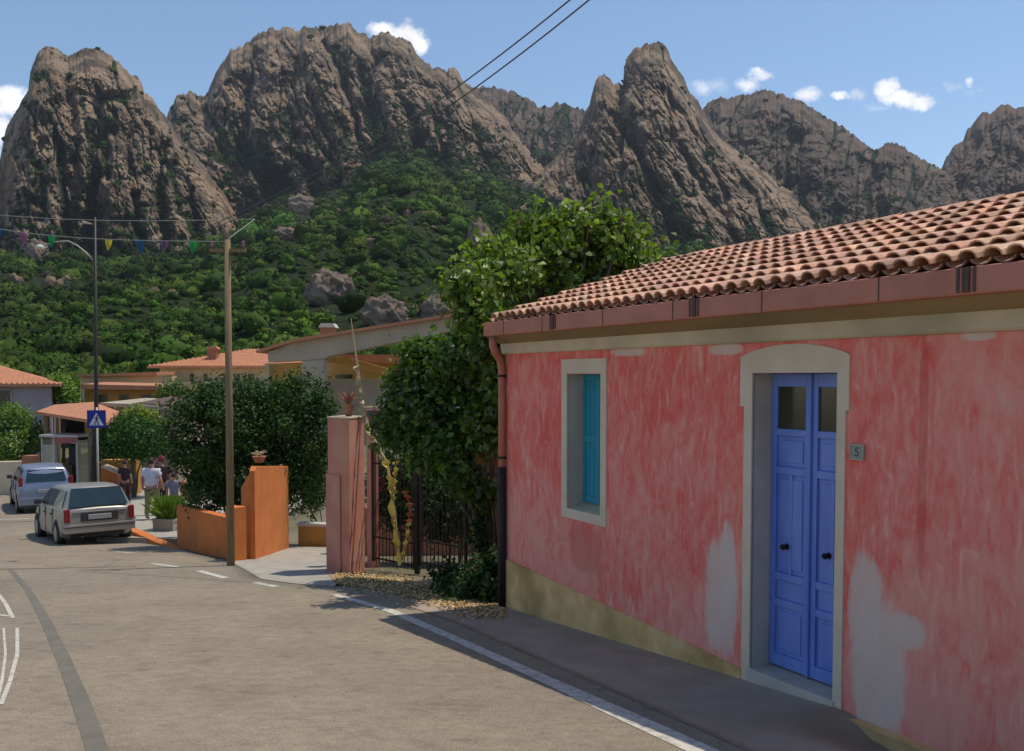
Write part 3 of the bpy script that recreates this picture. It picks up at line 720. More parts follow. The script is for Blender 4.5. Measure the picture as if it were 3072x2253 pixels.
ribbon([(800, 925, 15.05), (818, 965, 15.0), (845, 1010, 14.98)], .05, 'cane', 'ribbon', cn)
ribbon([(848, 1012, 14.95), (860, 1060, 14.9), (862, 1120, 14.9), (872, 1190, 14.9), (880, 1242, 14.9)], .07, 'ribbon', 'ribbon', cn)
ribbon([(872, 1015, 14.95), (868, 1060, 14.92), (866, 1100, 14.92)], .06, 'ribbon', 'ribbon', cn)
ribbon([(892, 1080, 14.85), (903, 1110, 14.85), (900, 1150, 14.85)], .07, 'redribbon', 'ribbon', cn)
ribbon([(900, 1150, 14.85), (896, 1180, 14.85), (888, 1210, 14.85), (880, 1240, 14.85)], .05, 'ribbon', 'ribbon', cn)
ribbon([(838, 1050, 15.0), (845, 1065, 15.0), (838, 1080, 15.0)], .05, 'redcloth', 'ribbon', cn)
# orange walls
w0 = gp(563, 1231); w1 = gp(636, 1206); w0.z = w1.z = 0
dw = (w1-w0); LW = dw.length; ang = math.atan2(dw.y, dw.x); zg = G(w0.x, w0.y)
ow = empty('orange_garden_wall', (w0.x, w0.y, zg), ang, 'tall bright orange garden wall with slanted shoulder beside the driveway', 'garden wall')
zt = at(637, 1025, w1.y).z-zg
zt2 = at(566, 1026, w0.y+.05).z-zg
slab = [(-.02, 0, -.5), (LW, 0, -.5), (LW, 0, zt), (.12, 0, zt2), (-.02, 0, zt2-.08)]
mb = MB(); mb.prism(slab, (0, .10, 0)); mb.build('wall_panel', 'orange', ow, bevel=.01)
# slanted shoulder running left from the near end
sp_ = at(527, 1074, w0.y+.2); zs = sp_.z-zg
nrm = Vector((-math.sin(ang), math.cos(ang), 0)); inv = Matrix.Rotation(-ang, 3, 'Z')
ls = inv @ Vector((sp_.x-w0.x, sp_.y-w0.y, 0))
mb = MB(); mb.prism([(0.04, .10, -.5), (0.04, .10, zt2-.12), (ls.x+.1, ls.y, zs), (ls.x+.1, ls.y, -.5)], (.22, .0, 0)); mb.build('shoulder', 'orange', ow, bevel=.01)
# front pier
pr = gp(516, 1235); pr2 = gp(543, 1233); mb = MB()
pw = empty('orange_pier', (pr.x, pr.y, G(pr.x, pr.y)), math.atan2(pr2.y-pr.y, pr2.x-pr.x), 'short salmon pier between the wooden pole and the tall orange wall', 'pier')
mb.box((0, 0, -.4), ((pr2-pr).xy.length, .3, at(530, 1117, pr.y).z-pw.location.z)); mb.build('pier_block', 'orange', pw, bevel=.012)
# low walls to the left: two panels
l0 = gp(390, 1200); l1 = gp(433, 1212); l2 = gp(505, 1226)
for k, (a, b_, ya, yb, lab) in enumerate(((l0, l1, 1110, 1122, 'leftmost low orange garden wall panel by the planter'), (l1, l2, 1123, 1140, 'low orange garden wall panel left of the wooden pole'))):
    d_ = (b_-a).xy; e_ = empty('low_garden_wall', (a.x, a.y, G(a.x, a.y)), math.atan2(d_.y, d_.x), lab, 'garden wall', 'low orange wall panels')
    z0_ = at((390, 433)[k], ya, a.y).z-e_.location.z; z1_ = at((433, 505)[k], yb, b_.y).z-e_.location.z
    mb = MB(); mb.prism([(.0, 0, -.6), (d_.length-.03, 0, -.6), (d_.length-.03, 0, z1_), (0, 0, z0_)], (0, .22, 0)); mb.build('wall_panel', 'orange', e_, bevel=.012)
k0 = gp(280, 1186); k1 = gp(392, 1207); d_ = (k1-k0).xy
e_ = empty('orange_kerb_wall', (k0.x, k0.y, G(k0.x, k0.y)), math.atan2(d_.y, d_.x), 'knee high orange kerb wall behind the silver estate car', 'kerb wall')
mb = MB(); mb.prism([(0, 0, -.5), (d_.length, 0, -.6), (d_.length, 0, .26), (0, 0, .26)], (0, .25, 0)); mb.build('kerb_block', 'orange', e_, bevel=.015)
# ochre low wall with white cap, back of driveway
q0 = Vector((-4.95, 20.9, 0)); q1 = Vector((-3.2, 20.5, 0)); d_ = (q1-q0).xy; zz = G(q0.x, q0.y)
e_ = empty('ochre_low_wall', (q0.x, q0.y, zz), math.atan2(d_.y, d_.x), 'low ochre wall with pale coping across the end of the driveway', 'garden wall')
zc = at(670, 1160, 20.7).z-zz
mb = MB(); mb.box((0, 0, -.5), (d_.length, .22, zc)); mb.build('wall_panel', 'ochre', e_)
mb = MB(); mb.box((-.02, -.03, zc), (d_.length+.02, .25, zc+.07)); mb.build('coping', 'whitecap', e_, bevel=.008)
pt = at(588, 1025, w0.y+1.0)
pot((w0.x+dw.x*.28-.12, w0.y+dw.y*.28, zg+zt2+.0), .13, .13, 'terracotta', 'terracotta pot with pale succulent on the orange garden wall', (30, 1.4, .12, 'cane'))
# concrete planter with grass
pp = gp(336, 1178); pg = empty('planter_box', (pp.x, pp.y, G(pp.x, pp.y)-.02), -.25, 'square grey concrete planter full of tall bright grass', 'planter')
mb = MB(); mb.box((0, 0, 0), (.62, .6, .46)); mb.box((-.02, -.02, .40), (.64, .62, .47)); mb.build('trough', 'concrete', pg, bevel=.01)
n = 1500; bp = np.c_[RNG.uniform(.05, .57, n), RNG.uniform(.05, .55, n), np.full(n, .46)]
tip = bp+np.c_[RNG.normal(0, .17, n), RNG.normal(0, .15, n), RNG.uniform(.2, .68, n)]
w_ = np.c_[RNG.normal(size=(n, 2)), np.zeros(n)]; w_ /= np.linalg.norm(w_, axis=1)[:, None]; w_ *= .011
V = np.stack([bp-w_, bp+w_, (bp*.35+tip*.65)+w_+[0, 0, .05], tip], 1).reshape(-1, 3)
tt = np.repeat(np.array([[1, 1, 1]])*RNG.uniform(.6, 1.5, (n, 1)), 4, axis=0)
npmesh('grass_blades', V, np.arange(4*n).reshape(n, 4), 'leafC', tint=tt, parent=pg)
# ---------------------------------------------------------------- poles, wires, signs
pb_ = gp(508, 1244); pt_ = at(500, 527, pb_.y)
wp = empty('wooden_utility_pole', (pb_.x, pb_.y, pb_.z), 0, 'brown wooden utility pole in front of the orange wall', 'utility pole')
mb = MB(); tp = pt_-pb_; mb.tube([(0, 0, -.5), tuple(tp*.5), tuple(tp)], [.07, .062, .052], 14); mb.build('post', 'wood', wp, smooth=True)
mb = MB(); mb.box((-.32+tp.x, -.03, tp.z-.22), (.32+tp.x, .03, tp.z-.16)); mb.build('crossarm', 'wood', wp)
for dx in (-.28, .0, .28):
    mb = MB(); mb.lathe([(.012, 0), (.03, .03), (.035, .07), (.02, .09), (.03, .11), (.01, .14)], (tp.x+dx, 0, tp.z-.16+(.16 if dx == 0 else 0)), 10); mb.build('insulator', 'purplepot', wp, smooth=True)
Z0 = pt_.z
def wire(name, pts, r, label, m_='black', group=None):
    if group: r = [r*(.45+.75*min(1, 1.6*i/len(pts))) for i in range(len(pts))]
    mb = MB(); mb.tube(pts, r, 5); o = mb.build(name, m_, None, origin=pts[0]); return tag(o, label, 'cable', group)
for k, lab in ((0, 'upper of the two dark power cables crossing the blue sky'), (1, 'lower of the two dark power cables crossing the blue sky')):
    pts = []
    for s in np.linspace(0, 1.12, 40):
        pts.append(Vector((-5.45+11.45*s+(k*.20+.36)*min(1, s*3)+.03, pb_.y-4.4*s, EYE+2.62+3.99*s+3.56*s*s-.07*k)))
    wire('power_cable', pts, .014, lab, 'cablegrey', group='power cables to the wooden pole')
# black lamp post
lb = Vector((-12.85, 27.9, 0)); lb.z = G(lb.x, lb.y)
lp = empty('street_lamp', lb, 0, 'slim dark street lamp with curved arm left of the blue sign', 'street lamp')
lt = at(209, 478, 27.9)-lb
mb = MB(); mb.tube([(0, 0, -.3), (0, 0, 1.9), (lt.x*.5, 0, 3.2), tuple(lt)], [.13, .11, .065, .04], 12); mb.build('post', 'black', lp, smooth=True)
ar = [at(x, y, 27.9)-lb for x, y in ((205, 572), (190, 556), (170, 540), (150, 530), (120, 532), (96, 541))]
mb = MB(); mb.tube(ar, .022, 8); mb.build('arm', 'galv', lp, smooth=True)
hd = at(88, 544, 27.9)-lb; mb = MB(); mb.lathe([(.03, .09), (.09, .06), (.17, 0), (.15, -.05), (.05, -.08)], tuple(hd), 14); mb.build('lamp_head', 'whitecap', lp, smooth=True)
mb = MB(); mb.tube([at(205, 493, 27.9)-lb, at(182, 489, 27.9)-lb], [.012, .05], 8); mb.build('bracket', 'galv', lp)
# crossing sign
sb = Vector((0, 27.3, 0)); sp2 = at(212, 905, 27.3); sb.x = sp2.x; sb.z = G(sb.x, sb.y)
sg = empty('crossing_sign', sb, .12, 'square blue pedestrian crossing sign on a pale post', 'road sign')
mb = MB(); mb.tube([(0, .04, -.2), (0, .04, sp2.z-sb.z+.12)], .032, 10); mb.build('post', 'galv', sg, smooth=True)
zc = at(212, 922, 27.3).z-sb.z; S_ = .27
mb = MB(); mb.box((-S_, -.012, zc-S_), (S_, .012, zc+S_)); bd = mb.build('sign_panel', 'signblue', sg, bevel=.006)
mb = MB(); mb.prism([(-.21, -.0165, zc-.19), (.21, -.0165, zc-.19), (0, -.0165, zc+.2)], (0, .003, 0)); tr = mb.build('white_triangle', 'signwhite', bd)
mb = MB()   # walking figure and stripes
y_ = -.0205
mb.prism([(.02+.024*math.cos(a), y_, zc+.092+.024*math.sin(a)) for a in np.linspace(0, 5.8, 10)], (0, .002, 0))
for q in ([(-.02, .06), (.04, .06), (.03, -.04), (-.02, -.04)], [(-.02, -.04), (.01, -.04), (-.05, -.15), (-.08, -.15)], [(.0, -.04), (.03, -.04), (.07, -.15), (.04, -.15)], [(-.02, .05), (-.01, .035), (-.07, -.01), (-.075, .01)], [(.04, .05), (.035, .03), (.08, -.01), (.085, .01)], [(-.15, -.16), (-.10, -.16), (-.12, -.18), (-.17, -.18)], [(-.06, -.16), (-.01, -.16), (-.01, -.18), (-.07, -.18)], [(.03, -.16), (.08, -.16), (.09, -.18), (.03, -.18)]):
    mb.prism([(a, y_, zc+b_) for a, b_ in q], (0, .002, 0))
mb.build('walking_figure', 'black', bd)
# bunting
s0 = at(503, 531, pb_.y); s1 = at(-260, 440, 26)
bu = empty('bunting', s0, 0, 'string of small coloured pennants hanging across the street', 'bunting')
def bpt(f):
    p = s0.lerp(s1, f); return p-s0-Vector((0, 0, .35*math.sin(math.pi*f)))
def fpix(x):
    lo, hi = 0, 1
    for _ in range(40):
        m_ = (lo+hi)/2; p = bpt(m_)+s0; px = 1126.5+F*p.x/p.y
        if px > x: lo = m_
        else: hi = m_
    return lo
mb = MB(); mb.tube([bpt(f) for f in np.linspace(0, 1, 40)], .006, 5); mb.build('string', 'galv', bu)
for x, c, w in ((430, 'green', .24), (368, 'lilac', .22), (313, 'blue', .27), (246, 'yellow', .24), (122, 'green', .27), (57, 'violet', .3), (8, 'blue', .27)):
    f = fpix(x); p = bpt(f); q = bpt(f+.015); d_ = (q-p).normalized()
    sw = Vector((0, .35, -1)).normalized() if x % 2 else Vector((0, -.25, -1)).normalized()
    mb = MB(); a = p-d_*w*.62; b_ = p+d_*w*.62; t_ = p+sw*w*1.05
    m1 = a.lerp(t_, .5)+Vector((0, .05, 0)); m2 = b_.lerp(t_, .5)+Vector((0, -.03, 0)); m0 = p.lerp(t_, .45)+Vector((0, .04, 0))
    mb.add([a, b_, t_, m1, m2, m0, p], [(0, 3, 5, 6), (6, 5, 4, 1), (3, 2, 5), (5, 2, 4)])
    fo = mb.build('pennant', 'flag'+c, bu); fo.modifiers.new('s', 'SOLIDIFY').thickness = .004
    tag(fo, {'green': 'green pennant', 'lilac': 'lilac pennant', 'blue': 'blue pennant', 'yellow': 'yellow pennant', 'violet': 'violet pennant'}[c])
wire('overhead_cable', [at(560, 482, 18.5).lerp(at(-80, 466, 26), t)-Vector((0, 0, .12*math.sin(math.pi*t))) for t in np.linspace(0, 1, 20)], .007, 'thin grey overhead cable running level above the pennants', 'galv')
wire('overhead_cable', [pt_.lerp(at(560, 482, 18.5), t) for t in np.linspace(0, 1, 6)], .007, 'short cable stub rising from the top of the wooden pole', 'galv')
# ---------------------------------------------------------------- phone booth
bo = at(92, 1055, 35); bz = G(bo.x, 35)+.1
bt = empty('phone_booth', (bo.x, 35, bz), -.18, 'glazed phone booth with red fascia behind the parked cars', 'phone booth')
W_, D_, H_ = 1.55, 1.0, at(140, 957, 35).z-bz
mb = MB()
for x in (0, .52, W_-.06):
    for y in ((0, D_-.05) if x != .52 else (0,)): mb.box((x, y, 0), (x+.06, y+.05, H_-.12))
for z in (0.02, .9, H_-.42):
    mb.box((.06, .005, z), (.52, .04, z+.04)); mb.box((.58, D_-.04, z), (W_-.06, D_-.01, z+.04)); mb.box((.005, .05, z), (.04, D_-.05, z+.04))
mb.build('frame', 'boothmetal', bt)
mb = MB(); mb.box((-.05, -.05, H_-.08), (W_+.05, D_+.05, H_+.02)); mb.build('roof', 'boothmetal', bt, bevel=.02)
mb = MB(); mb.box((.58, -.02, H_-.3), (W_-.02, .03, H_-.09)); mb.build('fascia', 'boothred', bt)
for q in (((.06, .018, .06), (.52, .026, H_-.42)), ((W_-.02, .05, .1), (W_-.012, D_-.05, H_-.2)), ((.015, .05, .1), (.023, D_-.05, H_-.2))):
    mb = MB(); mb.box(*q); mb.build('glass', 'boothglass', bt)
mb = MB(); mb.box((.66, D_-.3, 1.0), (1.0, D_-.08, 1.75)); mb.build('telephone', 'plastic', bt, bevel=.02)
mb = MB(); mb.box((.62, D_-.07, .05), (1.0, D_-.02, H_-.4)); mb.build('back_panel', 'black', bt)
# ---------------------------------------------------------------- people
def skin_chain(name, matn, verts, edges, radii, parent, root=0, lev=2):
    me = bpy.data.meshes.new(name); me.from_pydata([tuple(v) for v in verts], edges, []); me.update()
    o = link(name, me, matn, parent)
    s = o.modifiers.new('skin', 'SKIN'); s.use_smooth_shade = True
    for i, r in enumerate(radii):
        sv = me.skin_vertices[0].data[i]; sv.radius = (r, r) if not isinstance(r, tuple) else r
        sv.use_root = (i == root)
    sb_ = o.modifiers.new('sub', 'SUBSURF'); sb_.levels = lev; sb_.render_levels = lev
    return o
def person(loc, rz, H, label, shirt, trouser, hairm, sc=1.0, arms=0, cap=None, walk=.12):
    e_ = empty('person', loc, rz, label, 'person'); k = H/1.75
    def v(x, y, z): return (x*k, y*k, z*k)
    w = sc; tw_ = .82
    # faces +y ; body one continuous skin
    V_ = [v(0, 0, .98), v(0, 0, 1.15), v(0, -.01, 1.36), v(0, 0, 1.46), v(0, .01, 1.53), v(0, .025, 1.64), v(0, .015, 1.71)]
    E_ = [(0, 1), (1, 2), (2, 3), (3, 4), (4, 5), (5, 6)]; Rr = [(.13*w, .10*w), (.12*w, .09*w), (.13*w, .08*w), .06, .055, (.078, .095), (.06, .07)]
    for s in (-1, 1):
        b0 = len(V_); sw = walk*s
        V_ += [v(.17*w*s, 0, 1.41), v(.25*w*s, -.02, 1.14), v(.27*w*s, .06+arms*.2, .90), v(.275*w*s, .09+arms*.25, .83)]
        E_ += [(2, b0), (b0, b0+1), (b0+1, b0+2), (b0+2, b0+3)]; Rr += [.05*w, .042*w, .033, .035]
        b0 = len(V_)
        V_ += [v(.095*s, 0, .9), v(.10*s, sw*.6+.02, .5), v(.10*s, sw, .09), v(.11*s, sw+.13, .035)]
        E_ += [(0, b0), (b0, b0+1), (b0+1, b0+2), (b0+2, b0+3)]; Rr += [.095*w, .065, .045, (.035, .045)]
    Rr = [tuple(q*k for q in r) if isinstance(r, tuple) else r*k for r in Rr]
    body = skin_chain('body', 'skin', V_, E_, Rr, e_)
    # shirt
    Vs = [v(0, 0, .90), v(0, 0, 1.15), v(0, -.01, 1.35), v(0, 0, 1.45)]; Es = [(0, 1), (1, 2), (2, 3)]; Rs = [(.185*w, .15*w), (.175*w, .14*w), (.195*w, .13*w), (.09, .08)]
    for s in (-1, 1):
        b0 = len(Vs); Vs += [v(.18*w*s, 0, 1.40), v(.235*w*s, -.012, 1.22)]; Es += [(2, b0), (b0, b0+1)]; Rs += [.09*w, .08*w]
    Rs = [tuple(q*k for q in r) if isinstance(r, tuple) else r*k for r in Rs]
    skin_chain('shirt', shirt, Vs, Es, Rs, e_)
    Vt = [v(0, 0, .97)]; Et = []; Rt = [(.175*w, .15*w)]
    for s in (-1, 1):
        b0 = len(Vt); sw = walk*s; Vt += [v(.095*s, 0, .85), v(.10*s, sw*.6+.02, .5), v(.10*s, sw, .12)]
        Et += [(0, b0), (b0, b0+1), (b0+1, b0+2)]; Rt += [.115*w, .085, .07]
    Rt = [tuple(q*k for q in r) if isinstance(r, tuple) else r*k for r in Rt]
    skin_chain('trousers', trouser, Vt, Et, Rt, e_)
    bm = bmesh.new(); bmesh.ops.create_uvsphere(bm, u_segments=16, v_segments=10, radius=1)
    for q in bm.verts: q.co = Vector((q.co.x*.092*k, (q.co.y*.108-.012)*k, (1.665+q.co.z*.105)*k+ (0 if q.co.y < .3 else .03*k)))
    bmesh.ops.delete(bm, geom=[q for q in bm.verts if (q.co.y > .045*k and q.co.z < 1.70*k) or q.co.z < 1.585*k], context='VERTS')
    me = bpy.data.meshes.new('hair'); bm.to_mesh(me); bm.free(); h = link('cap' if cap else 'hair', me, cap or hairm, e_, smooth=True)
    mb = MB(); mb.tube([v(0, .10, 1.655), v(0, .135, 1.625), v(0, .115, 1.612)], [.012, .018, .012], 6); mb.build('nose', 'skin', e_, smooth=True)
    for s in (-1, 1):
        mb = MB(); mb.tube([v(.085*s, .01, 1.66), v(.102*s, .0, 1.655)], [.022, .028], 8); mb.build('ear', 'skin', e_, smooth=True)
    return e_
def pg_(x, Y): 
    p = at(x, 900, Y); return Vector((p.x, Y, G(p.x, Y)+.13))
person(pg_(331, 26.6), -.15, 1.80, 'person seen from behind in a white T-shirt and khaki trousers', 'shirtwhite', 'khaki', 'hair', 1.15)
person(pg_(353, 27.8), .5, 1.80, 'person in dark clothes and red cap right of the white T-shirt', 'darkcloth', 'darkcloth', 'hair', 1.0, cap='redcloth')
person(pg_(380, 26.0), .1, 1.42, 'shorter person in a grey lilac top beside the big dark shrub', 'lilaccloth', 'lilaccloth', 'hair', .95)
person(pg_(272, 30.5), .3, 1.55, 'person in dark brown clothes farther back beside the blue sign', 'darkcloth', 'darkcloth', 'hair', .85)
# ---------------------------------------------------------------- cars
def car(loc, rz, pitch, spec, label, paint):
    """x forward, y left, origin at ground below the rear axle"""
    e_ = empty('parked_car', loc, rz, label, 'car'); e_.rotation_euler = (0, -pitch, rz)
    # stations: x, z_low, z_belt, z_roof(None = same as belt), half width low, half width belt, half width roof
    st = spec['st']; rings = []
    for (x, zl, zb_, zr, wl__, wb, wr) in st:
        zm = zl+(zb_-zl)*.45
        rings.append([(x, wl__*.85, zl), (x, wl__, zl+.07), (x, wl__+.02, zm), (x, wb, zb_-.06), (x, wb-.02, zb_), (x, wr+.03, zr-.07), (x, wr-.04, zr-.015), (x, wr*.5, zr), (x, 0, zr+.008)])
    n_ = len(rings[0]); vs = []; fs = []
    full = []
    for r_ in rings: full.append(r_+[(p[0], -p[1], p[2]) for p in r_[-2::-1]])
    m_ = len(full[0])
    for r_ in full: vs += r_
    for i in range(len(full)-1):
        for k in range(m_-1): fs.append((i*m_+k, (i+1)*m_+k, (i+1)*m_+k+1, i*m_+k+1))
        fs.append((i*m_+m_-1, (i+1)*m_+m_-1, (i+1)*m_, i*m_))
    fs.append(tuple(range(m_))); fs.append(tuple(range((len(full)-1)*m_, len(full)*m_))[::-1])
    mb = MB(); mb.add(vs, fs); b = mb.build('body', paint, e_, smooth=True, bevel=.02)
    # wheel arch shade drawn as dark discs + wheels
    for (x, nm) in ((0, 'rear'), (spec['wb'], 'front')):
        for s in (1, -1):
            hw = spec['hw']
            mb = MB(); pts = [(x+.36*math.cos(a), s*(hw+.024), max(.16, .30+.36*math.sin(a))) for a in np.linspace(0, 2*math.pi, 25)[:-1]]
            mb.prism(pts, (0, -s*.06, 0)); mb.build('wheel_arch_shade', 'plastic', e_)
            mb = MB(); 
            prof = [(-.10, .2), (-.10, .29), (-.07, .305), (.07, .305), (.10, .29), (.10, .2)]
            V2 = []; K = 24; cy = s*(hw-.06)
            for yy, rr_ in prof:
                for k in range(K): a = 2*math.pi*k/K; V2.append((x+rr_*math.cos(a), cy+yy, .305+rr_*math.sin(a)))
            F2 = []
            for i in range(len(prof)-1):
                for k in range(K): F2.append((i*K+k, i*K+(k+1) % K, (i+1)*K+(k+1) % K, (i+1)*K+k))
            F2 += [tuple(range(K)), tuple(range(5*K, 6*K))[::-1]]
            mb.add(V2, F2); wh = mb.build('wheel', 'rubber', e_, smooth=False)
            mb = MB(); yo = cy+s*.101
            mb.tube([(x, yo-s*.03, .305), (x, yo, .305), (x, yo+s*.012, .305)], [.20, .19, .05], 18); mb.build('rim', 'rim', wh)
    # windows
    def pane(name, pts, m2='carglass', th=.012):
        pts = [Vector(p) for p in pts]; nrm_ = (pts[1]-pts[0]).cross(pts[-1]-pts[0]).normalized()
        mb = MB(); mb.prism(pts, nrm_*th); return mb.build(name, m2, e_, bevel=.004)
    for nm_, pts, m2 in spec['panes']: pane(nm_, pts, m2)
    for s in (1, -1):
        for q in spec['side']:
            pts = [(x, s*y, z) for x, y, z in q]
            if s > 0: pts = pts[::-1]
            pane('side_window', pts)
        x, y, z = spec['mirror']; mb = MB(); mb.box((x-.06, s*(y), z), (x+.05, s*(y+.17), z+.13)); mb.build('wing_mirror', 'plastic', e_, bevel=.03)
        mb = MB()
        for (a, b_) in spec['lights']: mb.box(tuple([a[0], s*a[1], a[2]]), tuple([b_[0], s*b_[1], b_[2]]))
        mb.build('tail_light', 'redlight', e_, bevel=.015)
        for q in (.1, -.75):
            mb = MB(); mb.box((spec['wb']*.5+q, s*(spec['hw']+.01), .74), (spec['wb']*.5+q+.16, s*(spec['hw']+.035), .78)); mb.build('door_handle', 'plastic', e_)
        for xx in spec['seams']:
            mb = MB(); mb.box((xx, s*(spec['hw']+.0), .30), (xx+.012, s*(spec['hw']+.024), spec['belt']-.04)); mb.build('door_seam', 'plastic', e_)
    for nm_, a, b_, m2 in spec['boxes']:
        mb = MB(); mb.box(a, b_); mb.build(nm_, m2, e_, bevel=.012)
    return e_
est = dict(wb=2.52, hw=.80, belt=.93, seams=(.45, 1.35, 2.2),
 st=[(-.80, .42, .60, .62, .70, .72, .68), (-.79, .36, .88, .90, .76, .77, .66), (-.70, .34, .93, .99, .79, .80, .66), (-.62, .32, .93, 1.16, .80, .80, .63), (-.52, .30, .93, 1.33, .80, .80, .59), (-.42, .2, .93, 1.42, .80, .80, .575), (0, .18, .93, 1.455, .80, .80, .57), (.8, .18, .92, 1.46, .80, .80, .575), (1.45, .18, .91, 1.43, .80, .80, .57), (1.75, .18, .90, 1.30, .80, .80, .58), (2.30, .18, .89, .96, .80, .79, .66), (2.9, .2, .80, .84, .79, .76, .64), (3.2, .22, .70, .73, .76, .70, .60), (3.33, .30, .58, .60, .68, .60, .5)],
 panes=[('rear_window', [(-.752, .665, .965), (-.752, -.665, .965), (-.475, -.555, 1.395), (-.475, .555, 1.395)], 'carglass'), ('windscreen', [(2.28, -.62, .985), (2.28, .62, .985), (1.74, .54, 1.345), (1.74, -.54, 1.345)], 'carglass')],
 side=[[(-.55, .775, .96), (.40, .785, .955), (.40, .625, 1.35), (-.36, .62, 1.34)], [(.47, .785, .955), (1.32, .785, .95), (1.32, .625, 1.35), (.47, .625, 1.35)], [(1.38, .785, .95), (2.12, .785, .945), (1.66, .64, 1.30), (1.38, .63, 1.345)]],
 mirror=(1.95, .80, .93), lights=[((-.83, .655, .62), (-.74, .785, .93))],
 boxes=[('bumper', (-.87, -.79, .36), (-.62, .79, .56), 'silver'), ('number_plate', (-.835, -.26, .66), (-.79, .26, .78), 'plate'), ('plate_recess', (-.812, -.42, .62), (-.785, .42, .82), 'plastic'), ('tail_strip', (-.815, -.6, .83), (-.79, .6, .86), 'rim'), ('exhaust', (-.86, .38, .24), (-.6, .44, .29), 'plastic'), ('underbody', (-.55, -.6, .22), (3.0, .6, .30), 'plastic'), ('bumper_strip', (-.878, -.795, .49), (-.6, .795, .52), 'plastic')])
c1 = Vector((-10.35, 22.3, 0)); hd1 = math.atan2(.80, -.60)
c1.z = G(c1.x, c1.y)-.01; f1 = Vector((math.cos(hd1), math.sin(hd1)))
pit = math.atan2(G(c1.x+f1.x*2.5, c1.y+f1.y*2.5)-G(c1.x, c1.y), 2.5)
car((c1.x, c1.y, c1.z), hd1, pit, est, 'nearer silver estate car parked on the bend, seen from behind', 'silver')
hat = dict(est); hat.update(belt=.98, st=[(-.62, .45, .66, .68, .70, .72, .66), (-.61, .30, .94, .97, .77, .78, .67), (-.55, .22, .98, 1.10, .80, .80, .66), (-.45, .20, .98, 1.38, .80, .80, .60), (-.36, .2, .98, 1.50, .80, .80, .585), (0, .18, .98, 1.54, .80, .80, .58), (.8, .18, .97, 1.55, .80, .80, .58), (1.3, .18, .96, 1.52, .80, .80, .58), (1.7, .18, .95, 1.34, .80, .80, .59), (2.3, .18, .93, 1.02, .80, .79, .66), (2.9, .2, .84, .88, .79, .76, .64), (3.2, .25, .70, .72, .74, .68, .58)],
 panes=[('rear_window', [(-.585, .60, 1.06), (-.585, -.60, 1.06), (-.40, -.53, 1.44), (-.40, .53, 1.44)], 'carglass'), ('windscreen', [(2.26, -.62, 1.04), (2.26, .62, 1.04), (1.72, .54, 1.37), (1.72, -.54, 1.37)], 'carglass')],
 side=[[(-.35, .775, 1.01), (.40, .785, 1.0), (.40, .635, 1.43), (-.25, .63, 1.42)], [(.47, .785, 1.0), (1.32, .785, .995), (1.32, .635, 1.43), (.47, .635, 1.43)], [(1.38, .785, .99), (2.10, .785, .985), (1.64, .65, 1.36), (1.38, .64, 1.42)]],
 mirror=(1.93, .80, .98), lights=[((-.60, .68, .92), (-.50, .80, 1.22))],
 boxes=[('bumper', (-.69, -.80, .32), (-.42, .80, .56), 'silverblue'), ('lower_bumper', (-.66, -.76, .22), (-.4, .76, .33), 'plastic'), ('number_plate', (-.645, -.26, .70), (-.61, .26, .81), 'plate'), ('underbody', (-.4, -.6, .2), (3.0, .6, .30), 'plastic')])
c2 = Vector((-15.55, 30.1, 0)); c2.z = G(c2.x, c2.y)-.01
car((c2.x, c2.y, c2.z), math.atan2(.84, -.54), 0, hat, 'farther silver blue hatchback parked at the left edge', 'silverblue')
